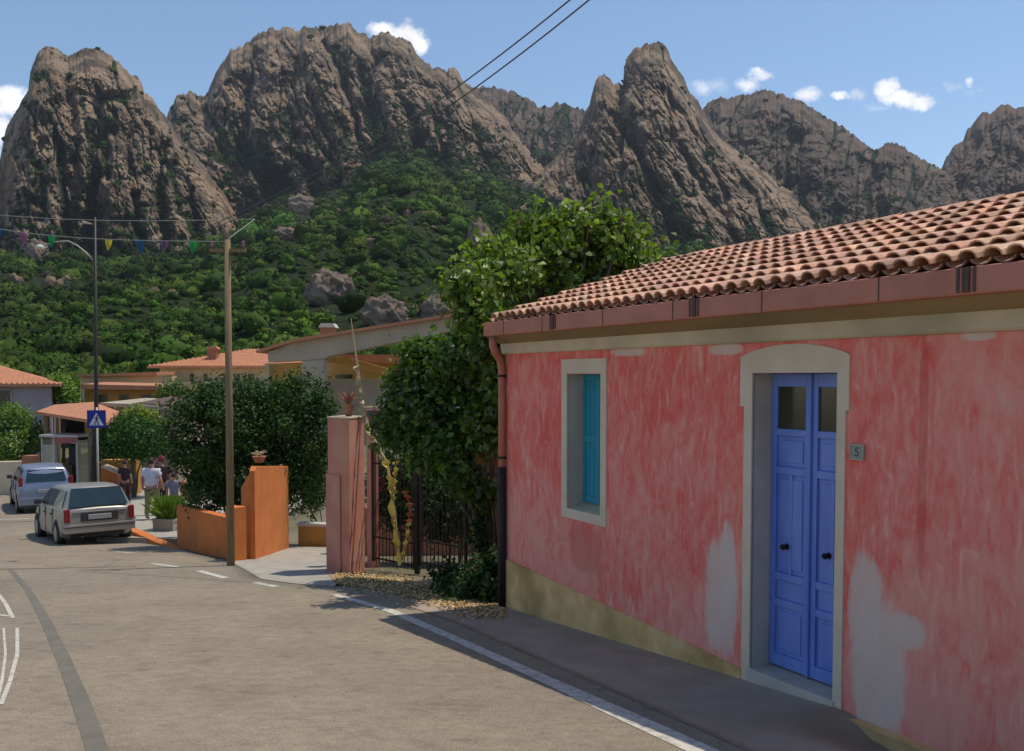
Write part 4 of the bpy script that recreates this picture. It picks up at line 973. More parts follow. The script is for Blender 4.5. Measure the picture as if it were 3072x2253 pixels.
# ---------------------------------------------------------------- houses beyond the bend
def pxprism(name, matn, root, pts, Y, depth, slope=0, bevel=0):
    """upright slab: outline read off at distance Y, extruded away by depth"""
    P3 = [at(x, y, Y) for x, y in pts]; r0 = Vector(root.location); mb = MB()
    mb.prism([p-r0 for p in P3], (0, depth, slope)); return mb.build(name, matn, root, bevel=bevel)
def hroot(name, x, Y, label, cat='house', group=None):
    p = at(x, 900, Y); return empty(name, (p.x, Y, G(p.x, Y)), 0, label, cat, group)
def hip(root, c, w, d, rz, z0, ze, zr, ov, wallm, roofm='farroof', hips=(1, 1), windows=()):
    """c: front-left corner (x,y) world; block w x d turned by rz"""
    T = Matrix.Translation(Vector((c[0], c[1], 0))-Vector((root.location.x, root.location.y, root.location.z))) @ Matrix.Rotation(rz, 4, 'Z')
    mb = MB(); mb.box((0, 0, z0), (w, d, ze), T); mb.build('wall', wallm, root)
    a = ov; hl = d/2 if hips[0] else -a; hr = d/2 if hips[1] else -a
    vs = [T @ Vector(p) for p in ((-a, -a, ze), (w+a, -a, ze), (w+a, d+a, ze), (-a, d+a, ze), (hl, d/2, zr), (w-hr, d/2, zr), (-a, -a, ze+.14), (w+a, -a, ze+.14), (w+a, d+a, ze+.14), (-a, d+a, ze+.14))]
    mb = MB(); mb.add(vs, [(0, 3, 2, 1), (0, 1, 7, 6), (1, 2, 8, 7), (2, 3, 9, 8), (3, 0, 6, 9), (6, 7, 5, 4), (7, 8, 5), (8, 9, 4, 5), (9, 6, 4)])
    ro = mb.build('roof', roofm, root)
    # tile ribs along the front slope
    mb = MB(); k = 0; xx = -a+.12
    while xx < w+a:
        lo = Vector((xx, -a, ze+.14)); 
        fx = hl if xx < hl else (w-hr if xx > w-hr else xx)
        run = min(1, max(.05, (xx+a)/(hl+a) if xx < hl else ((w+a-xx)/(hr+a) if xx > w-hr else 1)))
        hi = Vector((xx, -a+(d/2+a)*run, ze+.14+(zr-ze-.14)*run)); mb.tube([T @ lo, T @ hi], .055, 5, False); xx += .24
    mb.build('tile_ribs', roofm, ro)
    for (x0, x1, za, zb2) in windows:
        mb = MB(); mb.box((x0, -.02, za), (x1, .05, zb2), T); wn = mb.build('window', 'glassdark', root)
        mb = MB(); mb.box((x0-.08, -.05, za-.08), (x1+.08, -.02, za), T); mb.box((x0-.08, -.05, za), (x0, -.021, zb2), T); mb.box((x1, -.05, za), (x1+.08, -.021, zb2), T); mb.box((x0-.08, -.05, zb2), (x1+.08, -.021, zb2+.08), T)
        mb.build('window_frame', wallm, wn)
    return T
Y = 47
h = hroot('lilac_house', 30, Y, 'pale lilac house with red hip roof at the left edge'); cr_ = at(113, 905, Y)
hip(h, (cr_.x-11*math.cos(.42), Y-11*math.sin(.42)), 11, 6, .42, -3.6, at(0, 850, Y).z, at(0, 800, Y+4).z, .45, 'houselilac', windows=((8.65, 9.15, -2.0, at(0, 858, Y).z), (4.5, 6, -1.5, -.3)))

Y = 60
h = hroot('hip_roof_house', 460, Y, 'beige house with wide terracotta hip roof and a row of small windows'); cl_ = at(352, 850, Y)
ze, zr = at(0, 810, Y).z, at(0, 768, Y+4.5).z
ww = [(at(x, 820, Y).x-cl_.x, at(x+w_, 820, Y).x-cl_.x, at(0, 838, Y).z, at(0, 822, Y).z) for x, w_ in ((372, 14), (418, 9), (448, 9), (492, 9), (520, 9), (545, 16))]
hip(h, (cl_.x, Y), 10.5, 9, 0, -4, ze, zr, .6, 'housebeige', hips=(1, 1), windows=ww)
pxprism('chimney', 'terracotta', h, [(456, 798), (476, 798), (476, 768), (456, 768)], Y+1.2, .6)
pxprism('chimney_cap', 'farroof', h, [(453, 768), (479, 768), (474, 762), (458, 762)], Y+1.15, .7)
pxprism('terrace', 'housebeige', h, [(398, 842), (590, 842), (590, 990), (398, 990)], Y-3, 2.6)
pxprism('annex', 'housebeige', h, [(392, 868), (440, 868), (440, 960), (392, 960)], Y-5, 1.6)
Y = 50
h = hroot('ochre_annex', 270, Y, 'low ochre annex with flat sunlit orange roof edge behind the sign')
pxprism('wall', 'ochre', h, [(186, 856), (352, 858), (352, 960), (186, 960)], Y, 6)
pxprism('roof', 'farroof', h, [(178, 845), (358, 849), (358, 858), (178, 856)], Y-.7, 3, .1)
for x in (215, 262, 312): pxprism('window', 'glassdark', h, [(x, 868), (x+20, 868), (x+20, 884), (x, 884)], Y-.04, .1)
h = hroot('upper_annex', 230, 56, 'small shaded building with flat brown roof left of the hip roof house')
pxprism('wall', 'housebeige', h, [(176, 826), (345, 826), (345, 900), (176, 900)], 56, 5)
pxprism('roof', 'farroof', h, [(168, 824), (345, 818), (345, 826), (168, 828)], 55.5, 3, .05)
Y = 36
h = hroot('grey_frame_house', 760, Y, 'yellow house under a long grey concrete roof beam rising to the right')
pxprism('roof_beam', 'housegrey', h, [(590, 797), (588, 774), (650, 751), (1040, 688), (1040, 716), (945, 738), (722, 784), (712, 790), (664, 793)], Y, .8, bevel=.03)
pxprism('roof_covering', 'farroof', h, [(562, 771), (650, 744), (1045, 682), (1045, 688), (650, 751), (564, 776)], Y-.3, 3, .0)
pxprism('pier', 'housegrey', h, [(664, 793), (712, 790), (712, 960), (664, 960)], Y+.05, .7, bevel=.03)
pxprism('yellow_wall', 'houseyellow', h, [(586, 800), (663, 797), (663, 960), (586, 960)], Y+2, .4)
pxprism('corner_pier', 'housebeige', h, [(582, 800), (592, 799), (592, 960), (582, 960)], Y+1.2, .6)
pxprism('inner_wall', 'houseyellow', h, [(716, 782), (905, 790), (985, 812), (985, 836), (716, 836)], Y+5, .4)
pxprism('inner_roof', 'farroof', h, [(745, 780), (918, 780), (965, 805), (925, 806), (870, 801), (800, 795)], Y+4, 2, .05)
pxprism('slanted_beam', 'ochre', h, [(716, 785), (770, 787), (905, 826), (880, 830), (716, 795)], Y+3.6, .3)
pxprism('lower_wall', 'housegrey', h, [(700, 834), (1010, 834), (1010, 980), (700, 980)], Y+3, .5)
pxprism('window', 'glassdark', h, [(738, 824), (775, 824), (775, 833), (738, 833)], Y+4.9, .1)
pxprism('window', 'glassdark', h, [(850, 825), (870, 825), (870, 833), (850, 833)], Y+4.9, .1)
cx = pxprism('chimney', 'terracotta', h, [(704, 748), (734, 744), (734, 720), (704, 720)], Y+3.5, .7)
pxprism('chimney_cap', 'whitecap', h, [(700, 720), (738, 720), (733, 711), (706, 711)], Y+3.45, .8)
# shelter
A_ = at(79, 905, 37.5); B_ = at(236, 929, 31.5); Cc = at(262, 905, 40); D_ = at(120, 890, 44); ap = at(205, 884, 38.5)
h = empty('canopy_shelter', ((A_.x+B_.x)/2, 36, G(-17, 36)), 0, 'open shelter with red tiled canopy on brown posts behind the phone booth', 'shelter'); r0 = Vector(h.location)
mb = MB(); lo = [p-r0 for p in (A_, B_, Cc, D_)]; dn = Vector((0, 0, -.12)); vs = lo+[ap-r0]+[p+dn for p in lo]
mb.add(vs, [(0, 1, 4), (1, 2, 4), (2, 3, 4), (3, 0, 4), (0, 5, 6, 1), (1, 6, 7, 2), (2, 7, 8, 3), (3, 8, 5, 0), (5, 8, 7, 6)]); mb.build('roof', 'farroof', h)
for p in (A_.lerp(B_, .08), A_.lerp(B_, .72), A_.lerp(D_, .9), B_.lerp(Cc, .9)):
    q = p-r0; q.x += .15; q.y += .15; mb = MB(); mb.box((q.x-.08, q.y-.08, -.3), (q.x+.08, q.y+.08, q.z-.02)); mb.build('post', 'wood', h)
mb = MB(); m_ = (A_.lerp(B_, .1)-r0); m2 = (A_.lerp(B_, .7)-r0); mb.box((m_.x+.3, m_.y+1.0, 0), (m2.x, m_.y+1.2, 1.0)); mb.build('back_wall', 'wood', h)
h = hroot('garden_outbuilding', 300, 41, 'long low pinkish outbuilding with dark sloping roof edge behind the shrubs', 'outbuilding')
pxprism('wall', 'housepink', h, [(222, 893), (392, 905), (392, 1060), (222, 1060)], 41, 4)
pxprism('roof', 'housegrey', h, [(220, 886), (300, 889), (394, 899), (394, 904), (222, 893)], 40.7, 5, .1)
pxprism('roof_edge', 'darkgap', h, [(288, 889), (394, 899), (394, 893), (300, 886)], 40.9, 4, .2)
h = hroot('retaining_wall', 250, 34, 'ochre stepped retaining wall with pale sloping coping behind the sign post', 'wall')
pxprism('masonry', 'ochre', h, [(224, 1012), (300, 1012), (300, 1110), (224, 1110)], 34, .5)
pxprism('ramp_wall', 'orange', h, [(222, 1028), (262, 1045), (262, 1110), (222, 1110)], 33.2, .4)
pxprism('coping', 'cream', h, [(222, 1024), (262, 1041), (262, 1045), (222, 1028)], 33.1, .55)
h = hroot('terracotta_wall', 60, 35, 'low terracotta brick wall behind the silver blue hatchback', 'wall')
pxprism('masonry', 'terracotta', h, [(48, 1003), (88, 1003), (88, 1110), (48, 1110)], 35, .5)
pxprism('pale_section', 'cream', h, [(-70, 1018), (48, 1015), (48, 1110), (-70, 1110)], 35.1, .4)
h = hroot('brick_planter', 450, 22, 'round terracotta coloured pot under the dark shrub', 'pot'); 
pot(tuple(at(420, 1095, 22.4)), .42, .26, 'terracotta', 'round peach coloured pot in the shade of the big dark shrub', (40, 1.6, .3, 'maquiscore'))
bpy.data.objects.remove(h)
# yard ground-level things behind the gate
h = empty('stone_garden_wall', (-3.6, 18.6, G(-3.6, 18.6)), .1, 'rough brown stone wall seen through the bars of the gate', 'wall')
mb = MB(); mb.box((0, 0, -.4), (4.6, .3, .95)); mb.build('masonry', 'terracotta', h)
# ---------------------------------------------------------------- trees and shrubs near the road
def tree(name, label, cat, base, lobes, n, size, matn, trunk=None, **k):
    e_ = empty(name, base, 0, label, cat, k.pop('group', None)); b = Vector(base)
    lb_ = [(l[0]-b.x, l[1]-b.y, l[2]-b.z, l[3], l[4], l[5]) for l in lobes]
    crown('crown', lb_, n, size, matn, e_, **k)
    if trunk:
        mb = MB(); r = trunk
        for i, l in enumerate(lb_):
            p1 = Vector(l[:3]); m_ = Vector((p1.x*.3, p1.y*.3, p1.z*.5)); rr_ = r*(1 if i == 0 else .55)
            pts = [Vector((0, 0, -.2)), m_*.5+Vector((.05, 0, 0)), m_, p1, p1+Vector((0, 0, l[5]*.6))]
            mb.tube(pts, [rr_, rr_*.85, rr_*.7, rr_*.4, rr_*.1], 8)
            for q in range(4):
                d = Vector(RNG.normal(size=3)); d.normalize(); d.z = abs(d.z)*.6
                t_ = p1+Vector((d.x*l[3]*.8, d.y*l[4]*.8, d.z*l[5]*.8)); mb.tube([m_.lerp(p1, .6), p1.lerp(t_, .5)+Vector((0, 0, .05)), t_], [rr_*.35, rr_*.2, rr_*.05], 5)
        mb.build('trunk', 'bark', e_, smooth=True)
    return e_
# tree above the roof, beside the gable
TY = 13.6
base = (.55, 13.6, G(.55, 13.6))
tl = [lobe(1330, 540, 85, 70, TY+.3), lobe(1200, 520, 85, 50, TY), lobe(1100, 590, 85, 45, TY-.9), lobe(1040, 625, 60, 45, TY-1.5), lobe(1015, 660, 38, 40, TY-1.6), lobe(1200, 610, 110, 75, TY+.3), lobe(1330, 620, 100, 70, TY+.6), lobe(1420, 590, 42, 30, TY+.6), lobe(1060, 700, 70, 60, TY-1.3), lobe(1197, 465, 16, 36, TY), lobe(1335, 470, 18, 40, TY+.3), lobe(1175, 490, 10, 26, TY), lobe(1232, 490, 10, 24, TY), lobe(1300, 490, 12, 24, TY), lobe(1370, 490, 12, 26, TY), lobe(1075, 540, 10, 24, TY-.9), lobe(1140, 500, 18, 30, TY-.1), lobe(1040, 545, 20, 30, TY-.3), lobe(1460, 570, 14, 18, TY+.6), lobe(1090, 780, 70, 90, TY-.4), lobe(1260, 480, 30, 25, TY), lobe(1395, 500, 25, 30, TY+.4)]
tree('broadleaf_tree', 'glossy broad leaved tree rising above the left end of the tiled roof', 'tree', base, tl, 11000, .12, 'leafA', .10, clump=15, csize=.15, shell=.08, hue=(1.4, 1.3, .8), hue2=(2.3, 2.1, 2.2), wid=.95)
# climbing vine over gate and house corner
vl = [lobe(1000, 900, 120, 75, 13.6, .5), lobe(930, 850, 75, 50, 13.8, .45), lobe(890, 940, 55, 50, 13.9, .4), lobe(1040, 800, 75, 70, 13.2, .5), lobe(1058, 940, 45, 50, 12.8, .4), lobe(985, 985, 55, 42, 13.2, .4), lobe(1062, 1080, 16, 28, 13.0, .15), lobe(940, 790, 50, 40, 13.8, .4), lobe(900, 880, 50, 50, 13.9, .35), lobe(1010, 1045, 45, 28, 13.1, .3), lobe(1075, 740, 35, 60, 12.0, .3), lobe(1090, 880, 24, 110, 12.4, .25), lobe(940, 1000, 40, 25, 13.5, .3)]
vn = tree('climbing_vine', 'dense green vine climbing over the gate pillar and house corner', 'vine', (-.3, 13.3, G(-.3, 13.3)), vl, 16000, .115, 'leafA', .05, clump=22, csize=.15, shell=.35, hue=(.62, .72, .55), hue2=(1.3, 1.3, 1.0), wid=.9)
# ground plants at the house corner
gl = [lobe(1040, 1295, 75, 38, 11.9, .35), lobe(1085, 1270, 32, 62, 11.7, .25), lobe(985, 1275, 32, 26, 12.6, .3)]
tree('ground_plants', 'low dark leafy plants at the foot of the house corner', 'plant', (-.4, 11.9, G(-.4, 11.9)), gl, 2600, .085, 'leafB', None, clump=20, csize=.12, shell=.2)
tree('pink_weed', 'leafy weed climbing the foot of the right gate pillar', 'plant', (-.55, 13.4, G(-.55, 13.4)), [lobe(1050, 1190, 24, 60, 13.2, .12), lobe(1065, 1130, 16, 35, 13.2, .1)], 500, .07, 'leafB', None, clump=10, csize=.1, shell=.1)
# large dark shrub
sl = [lobe(480, 950, 112, 108, 20.6), lobe(640, 940, 95, 95, 21.2), lobe(560, 930, 120, 95, 21.6), lobe(560, 1040, 135, 80, 21.2, 1.2), lobe(452, 985, 66, 66, 20.8), lobe(690, 1010, 45, 100, 21.4, .7), lobe(660, 870, 60, 45, 21.2), lobe(520, 890, 70, 50, 20.8), lobe(430, 890, 40, 35, 20.9), lobe(475, 1085, 62, 50, 20.6, .8), lobe(712, 900, 24, 30, 21.2)]
tree('dark_shrub', 'large dark rounded shrub behind the orange garden walls', 'shrub', (-6.0, 21.2, G(-6, 21.2)), sl, 42000, .085, 'leafB', .12, clump=36, csize=.2, shell=.5, hue2=(1.6, 1.5, 1.0))
tree('grey_shrub', 'sparse grey green shrub above the low ochre wall', 'shrub', (-4.6, 21.8, G(-4.6, 21.8)), [lobe(665, 1090, 40, 55, 21.9, .4), lobe(700, 1060, 20, 60, 22, .4)], 1600, .075, 'leafA', .03, clump=14, csize=.16, shell=.1, hue=(1.2, 1.1, 1.3))
tree('round_green_tree', 'small round green tree behind the blue crossing sign', 'tree', (at(290, 900, 33).x, 33, G(-13, 33)), [lobe(290, 962, 62, 42, 33), lobe(255, 965, 32, 28, 32.6), lobe(325, 975, 36, 34, 33)], 9000, .11, 'leafB', .09, clump=30, csize=.25, shell=.5, hue=(1.3, 1.5, 1.1))
tree('yellow_green_bush', 'bright yellow green bush behind the small round tree', 'bush', (at(305, 900, 37).x, 37, G(-15, 37)), [lobe(300, 915, 26, 20, 37), lobe(330, 925, 24, 20, 37), lobe(285, 935, 20, 18, 37)], 3500, .11, 'leafC', .05, clump=24, csize=.2, shell=.4, hue=(1.6, 1.2, .9))
tree('bright_green_tree', 'lime green tree between the lilac house and ochre annex', 'tree', (at(137, 900, 49).x, 49, G(-24, 49)), [lobe(135, 865, 26, 30, 49), lobe(120, 840, 12, 16, 49), lobe(150, 880, 18, 20, 49)], 5000, .14, 'leafC', .1, clump=26, csize=.3, shell=.4, hue=(1.1, 1.1, 1))
tree('roadside_bush', 'pale green bushes at the left edge above the hatchback', 'bush', (at(30, 900, 38).x, 38, G(-21, 38)), [lobe(20, 930, 50, 35, 38), lobe(-20, 960, 50, 60, 38), lobe(50, 975, 40, 32, 37.6), lobe(80, 945, 16, 32, 38), lobe(10, 990, 40, 30, 37), lobe(82, 990, 12, 26, 37)], 13000, .12, 'leafA', .07, clump=30, csize=.25, shell=.5, hue=(1.3, 1.35, 1.2))
tree('terrace_bush', 'small grey green bush beside the beige terrace', 'bush', (at(380, 900, 48).x, 48, G(-17, 48)), [lobe(378, 868, 24, 28, 48), lobe(355, 882, 22, 12, 48)], 2600, .14, 'leafA', .06, clump=24, csize=.25, shell=.4)
tree('low_bush', 'low dark bush in front of the outbuilding beside the people', 'bush', (at(250, 900, 35.5).x, 35.5, G(-15, 35.5)), [lobe(240, 1000, 22, 12, 35.5), lobe(280, 1003, 30, 12, 35.5)], 1500, .1, 'leafB', None, clump=20, csize=.2, shell=.3)
for (x, y, rx, ry, Yb, lab) in ((985, 1120, 70, 62, 16.6, 'dark yard bush behind the right gate leaf'), (880, 1080, 60, 80, 16.9, 'dark yard bush behind the left gate leaf'), (1010, 1040, 60, 50, 17.0, 'shaded yard bush under the vine behind the gate')):
    tree('yard_bush', lab, 'bush', (at(x, y, Yb).x, Yb, G(-2, Yb)), [lobe(x, y, rx, ry, Yb)], 4200, .09, 'leafB', .03, clump=20, csize=.2, shell=.3)
# dry leaf litter
n = 4200; A0, B0 = [gp(740, 1262), gp(850, 1275), gp(960, 1300), gp(1060, 1330), gp(1110, 1346)], [gp(740, 1280), gp(850, 1306), gp(960, 1335), gp(1040, 1356), gp(1110, 1362)]
u = RNG.random(n)**1.4; v = RNG.normal(.4, .38, n); pos = []
for a, b_ in zip(u, v):
    i = min(int(a*4), 3); f = a*4-i; p = A0[i].lerp(A0[i+1], f).lerp(B0[i].lerp(B0[i+1], f), b_); pos.append((p.x, p.y, G(p.x, p.y)+.022))
pos = np.array(pos); V, Fq, T = leaves(pos, np.tile([0, 0, 1.], (n, 1)), .05, np.ones((n, 3))*RNG.uniform(.5, 1.3, (n, 1)), spread=.5)
V[:, 2] = np.maximum(V[:, 2], np.repeat(pos[:, 2], 4)-.005)
tag(npmesh('leaf_litter', V, Fq, 'dryleaf', tint=T), 'dry brown leaves scattered along the foot of the gate', 'leaf litter', kind='stuff')
# ---------------------------------------------------------------- hillside
foot = np.array([(-500, 600), (0, 608), (150, 600), (300, 596), (380, 580), (460, 560), (520, 540), (560, 490), (620, 455), (680, 455), (760, 440), (790, 390), (820, 350), (900, 345), (980, 365), (1060, 385), (1150, 420), (1230, 470), (1300, 520), (1400, 545), (1600, 560), (2253, 560), (2700, 560)], float)
rad = np.array([(-500, 430), (300, 430), (520, 470), (620, 560), (850, 600), (1000, 610), (1200, 540), (1500, 500), (2700, 500)], float)
def raydir(x, y):
    cx = (x-1126.5)/F; cy = -(y-YP)/F
    X_ = cx; Y_ = cy*SP+CP; Z_ = cy*CP-SP
    return X_, Y_, Z_
def polar(x, y, r):
    X_, Y_, Z_ = raydir(x, y); k = r/np.hypot(X_, Y_); return np.stack([X_*k, Y_*k, EYE+Z_*k], -1)
nc, nr = 520, 230
cx_ = np.linspace(-420, 2680, nc); rr0 = np.linspace(0, 1, nr)**1.3
yf = np.interp(cx_, foot[:, 0], foot[:, 1]); rf = np.interp(cx_, rad[:, 0], rad[:, 1])
ker = np.hanning(21); ker /= ker.sum(); yfs = np.convolve(np.pad(yf, 10, 'edge'), ker, 'valid'); rfs = np.convolve(np.pad(rf, 10, 'edge'), ker, 'valid')
XX = np.tile(cx_, (nr, 1)); RRr = 62+rr0[:, None]*(rfs[None, :]+90-62)
yfs = yfs+perlin(np.c_[cx_*.02, cx_*0, cx_*0+3])*16+perlin(np.c_[cx_*.07, cx_*0, cx_*0+8])*7
Zf = (830-yfs)/F*rfs
tt_ = (RRr-62)/(rfs[None, :]-62)
ZZ = -2.2+(Zf[None, :]+2.2)*np.clip(tt_, 0, 1)**1.12+np.clip(tt_-1, 0, 1)*0
base_ = polar(XX.ravel(), np.full(XX.size, 830.), RRr.ravel())
hp = base_.copy(); hp[:, 2] = EYE+ZZ.ravel()
q = hp*np.array([.02, .02, .02]); amp = np.clip((RRr.ravel()-62)/120, 0, 1)*np.clip(1.15-tt_.ravel(), .35, 1)
hp[:, 2] += (fbm(q, 4)*6+ridged(q*2.6+5, 3)*1.6)*amp
o = npmesh('hillside', hp, gridfaces(nr, nc), 'hillsoil', smooth=True); tag(o, kind='structure')
HZ = hp[:, 2].reshape(nr, nc)
def hill_pt(xp, t):
    """point on hillside at column xp and row fraction t (arrays)"""
    ci = np.clip((xp-cx_[0])/(cx_[-1]-cx_[0])*(nc-1), 0, nc-1.001); ri = np.clip(t*(nr-1), 0, nr-1.001)
    c0 = ci.astype(int); r0_ = ri.astype(int); fc = (ci-c0)[:, None]; fr = (ri-r0_)[:, None]; g = hp.reshape(nr, nc, 3)
    return (g[r0_, c0]*(1-fc)+g[r0_, c0+1]*fc)*(1-fr)+(g[r0_+1, c0]*(1-fc)+g[r0_+1, c0+1]*fc)*fr
SH = []
# ---------------------------------------------------------------- rock massifs
def massif(name, crest, ft, r0, r1, matn, xpx, nrow_, amp, seed, lean=.25, green=(-1.1, .8), rough=1.0, jag=5., back=60, extra=None):
    crest = np.array(crest, float); ft = np.array(ft, float)
    x = np.arange(crest[0, 0], crest[-1, 0]+.1, xpx); n_ = len(x)
    yc = np.interp(x, crest[:, 0], crest[:, 1]); yb = np.interp(x, ft[:, 0], ft[:, 1])
    k = np.c_[x*.045, np.full(n_, seed*3.1), np.zeros(n_)]
    qj = perlin(np.c_[x*.03, np.full(n_, seed*5.), np.zeros(n_)])*6; yc = yc-(np.floor(qj)+np.clip((qj-np.floor(qj)-.3)/.25, 0, 1)-qj)*jag*.5
    yc = yc-(ridged(k, 4, .6))*jag*.6+jag*.2-np.abs(perlin(k*5))*jag*.5
    yb = np.maximum(yb, yc+4)
    s = np.linspace(0, 1, nrow_)[:, None]
    prof = s**.85
    Yp = yb[None, :]+(yc-yb)[None, :]*s
    Rr_ = r0+(r1-r0)*(s**1.5)*np.ones((1, n_))
    Xp = np.tile(x, (nrow_, 1))
    # relief: leaning vertical ribs and bulges pushed toward / away from the viewer
    sc = (r0+r1)/2/500.
    hx = (Xp-1126)/100.; hy = (Yp)/100.
    def P3(fx, fy, z, ln=lean): return np.c_[((hx+hy*ln)*fx).ravel(), (hy*fy).ravel(), np.full(hx.size, z+seed)]
    wv = perlin(P3(.9, .8, 40))*.45; wv2 = perlin(P3(2.6, 2.2, 50))*.14
    def W(p): p = p.copy(); p[:, 0] += wv+wv2; p[:, 1] += wv2*2; return p
    bil = lambda p, o=2, g_=.5: 1-ridged(p, o, g_)
    big = bil(W(P3(.8, .5, 0)), 1); mid = bil(W(P3(2.5, 1.2, 10)), 2, .5); sm = bil(W(P3(6.5, 3.4, 20)), 3, .6); fi = fbm(P3(26, 20, 30), 3, .7)
    fis = lambda p, w_: np.exp(-(perlin(p)/w_)**2)
    mod = np.clip(.5+1.4*perlin(P3(1.3, 1.5, 130, .2)), 0, 1.2)
    f1 = fis(W(P3(1.8, .55, 80)), .05); f2 = fis(W(P3(4.2, 1.6, 90, lean*1.5)), .07)*mod; f3 = fis(W(P3(3.0, 4.4, 100, -.5)), .05)*(1.2-mod)
    rel = (big*8+mid*7*rough+sm*3.2*rough+fi*1.8*rough-f1*7-f2*5*rough-f3*3.2*rough)*amp*sc
    def terr(p, k_): q_ = fbm(p, 3, .5)*k_; f_ = q_-np.floor(q_); return (np.floor(q_)+np.clip((f_-.35)/.3, 0, 1))/k_
    rel = rel+(terr(W(P3(1.7, 1.5, 200, lean*.5)), 4)*13+terr(W(P3(4.5, 3.6, 210, -.2)), 3)*6)*amp*sc
    # traced buttresses and gullies: bent lines with a width and a height in metres
    wx = (Xp.ravel()+perlin(P3(3., 2.4, 140))*11+perlin(P3(9, 7, 150))*4); wy = (Yp.ravel()+perlin(P3(2.5, 2.5, 160))*8); but = np.zeros(wx.size); gul = np.zeros(wx.size)
    for pts_, w_, h_ in (extra or []):
        h_ *= 1.3 if seed < 2 else 1.1
        best = np.full(wx.size, 1e9)
        for (ax, ay), (bx, by) in zip(pts_, pts_[1:]):
            vx, vy = bx-ax, by-ay; t_ = np.clip(((wx-ax)*vx+(wy-ay)*vy)/(vx*vx+vy*vy), 0, 1)
            best = np.minimum(best, np.hypot(wx-ax-vx*t_, (wy-ay-vy*t_)*.55))
        pf = np.sqrt(np.clip(1-(best/w_)**2, 0, 1))
        if h_ > 0: but = np.maximum(but, pf*h_)
        else: gul = np.minimum(gul, -(1-np.clip(best/w_, 0, 1))**.8*-h_)
    rel = rel+(but*1.45+gul*1.5)*sc
    gulv = np.clip(-gul/12, 0, 1)
    edge = np.clip(np.minimum((1-s)*8, 1), .25, 1)*np.ones((1, n_))
    Rr_ = Rr_.ravel()-rel*edge.ravel()
    pts = polar(Xp.ravel(), Yp.ravel(), Rr_)
    crev = np.clip(f1*.8+f2*.5+f3*.2+np.clip(.5-mid, 0, 1)*.7+.35*fbm(P3(3, 3, 120), 3)+gulv*.9, 0, 1.6)
    g = green[0]+green[1]*(1-s)*np.ones((1, n_)); g = g.ravel()+crev*.62
    # back slope
    nb = 12; pts = pts.reshape(nrow_, n_, 3); top = pts[-1]; bk = []
    for i in range(1, nb+1):
        f = i/nb; q = top.copy(); dirr = q[:, :2]/np.linalg.norm(q[:, :2], axis=1)[:, None]
        q[:, :2] += dirr*(back*f*(.4+.6*f)); q[:, 2] = EYE+(top[:, 2]-EYE)*(1-f**1.6)-2*f; q[:, 2] += perlin(q*.05)*3*f; bk.append(q)
    allp = np.concatenate([pts.reshape(-1, 3), np.concatenate(bk)])
    gg = np.concatenate([g, np.full(nb*n_, .0)])
    o = npmesh(name, allp, gridfaces(nrow_+nb, n_), matn, smooth=False)
    a = o.data.attributes.new('green', 'FLOAT', 'POINT'); a.data.foreach_set('value', gg.astype(np.float32))
    o.data.polygons.foreach_set('use_smooth', np.ones(len(o.data.polygons), bool))
    tag(o, kind='structure'); SH.append((pts.reshape(-1, 3), g, Yp.ravel(), Xp.ravel(), (1-s*np.ones((1, n_))).ravel())); return pts, Xp, Yp
cA = [(-330, 470), (-200, 380), (-80, 330), (0, 355), (12, 290), (38, 242), (62, 202), (66, 165), (80, 125), (92, 110), (107, 103), (125, 108), (140, 122), (152, 128), (170, 116), (188, 109), (215, 110), (238, 122), (258, 138), (275, 156), (290, 172), (302, 170), (312, 188), (318, 208), (335, 218), (345, 235), (352, 248), (368, 262), (385, 290), (405, 318), (420, 332), (450, 370), (468, 398), (490, 425), (505, 450), (530, 500), (560, 560)]
fA = [(-330, 640), (300, 640), (400, 625), (500, 600), (560, 590)]
exA = [([(85, 235), (70, 330), (60, 470), (70, 600)], 52, 15), ([(95, 250), (118, 400), (105, 560)], 26, 17), ([(108, 112), (128, 200), (150, 300)], 30, 12), ([(190, 115), (215, 160), (255, 200)], 46, 11), ([(150, 130), (185, 250), (195, 370)], 24, 14), ([(245, 370), (262, 480), (265, 600)], 42, 16), ([(300, 290), (320, 440), (350, 590)], 30, 14), ([(320, 225), (400, 350), (470, 470), (480, 560)], 30, 15), ([(380, 400), (400, 500), (395, 600)], 26, 13), ([(280, 220), (300, 330)], 34, 10), ([(85, 560), (90, 620)], 22, 14),
       ([(125, 300), (140, 420), (150, 600)], 13, -14), ([(200, 300), (205, 420), (205, 620)], 20, -15), ([(215, 212), (335, 205)], 9, -9), ([(300, 430), (312, 590)], 10, -12), ([(345, 400), (365, 590)], 11, -11), ([(420, 420), (440, 590)], 8, -9), ([(230, 300), (235, 380)], 12, -10)]
massif('mountain', cA, fA, 425, 570, 'granite', 1.6, 330, .8, 1.7, lean=-.18, green=(-.55, .5), extra=exA, jag=6)
cB = [(300, 420), (345, 330), (368, 262), (378, 240), (388, 220), (402, 210), (418, 206), (435, 215), (450, 220), (458, 205), (465, 182), (478, 160), (495, 138), (510, 114), (530, 108), (548, 98), (560, 84), (578, 76), (592, 64), (612, 66), (634, 64), (655, 74), (670, 60), (690, 66), (715, 68), (738, 58), (768, 57), (782, 68), (798, 80), (818, 86), (840, 78), (862, 78), (885, 90), (905, 100), (915, 118), (938, 140), (955, 152), (975, 158), (1000, 155), (1012, 165), (1020, 185), (1040, 200), (1070, 222), (1110, 262), (1150, 320), (1200, 380), (1260, 430), (1320, 480)]
fB = [(300, 480), (440, 500), (560, 525), (640, 500), (760, 485), (800, 440), (850, 380), (950, 375), (1050, 410), (1150, 445), (1320, 520)]
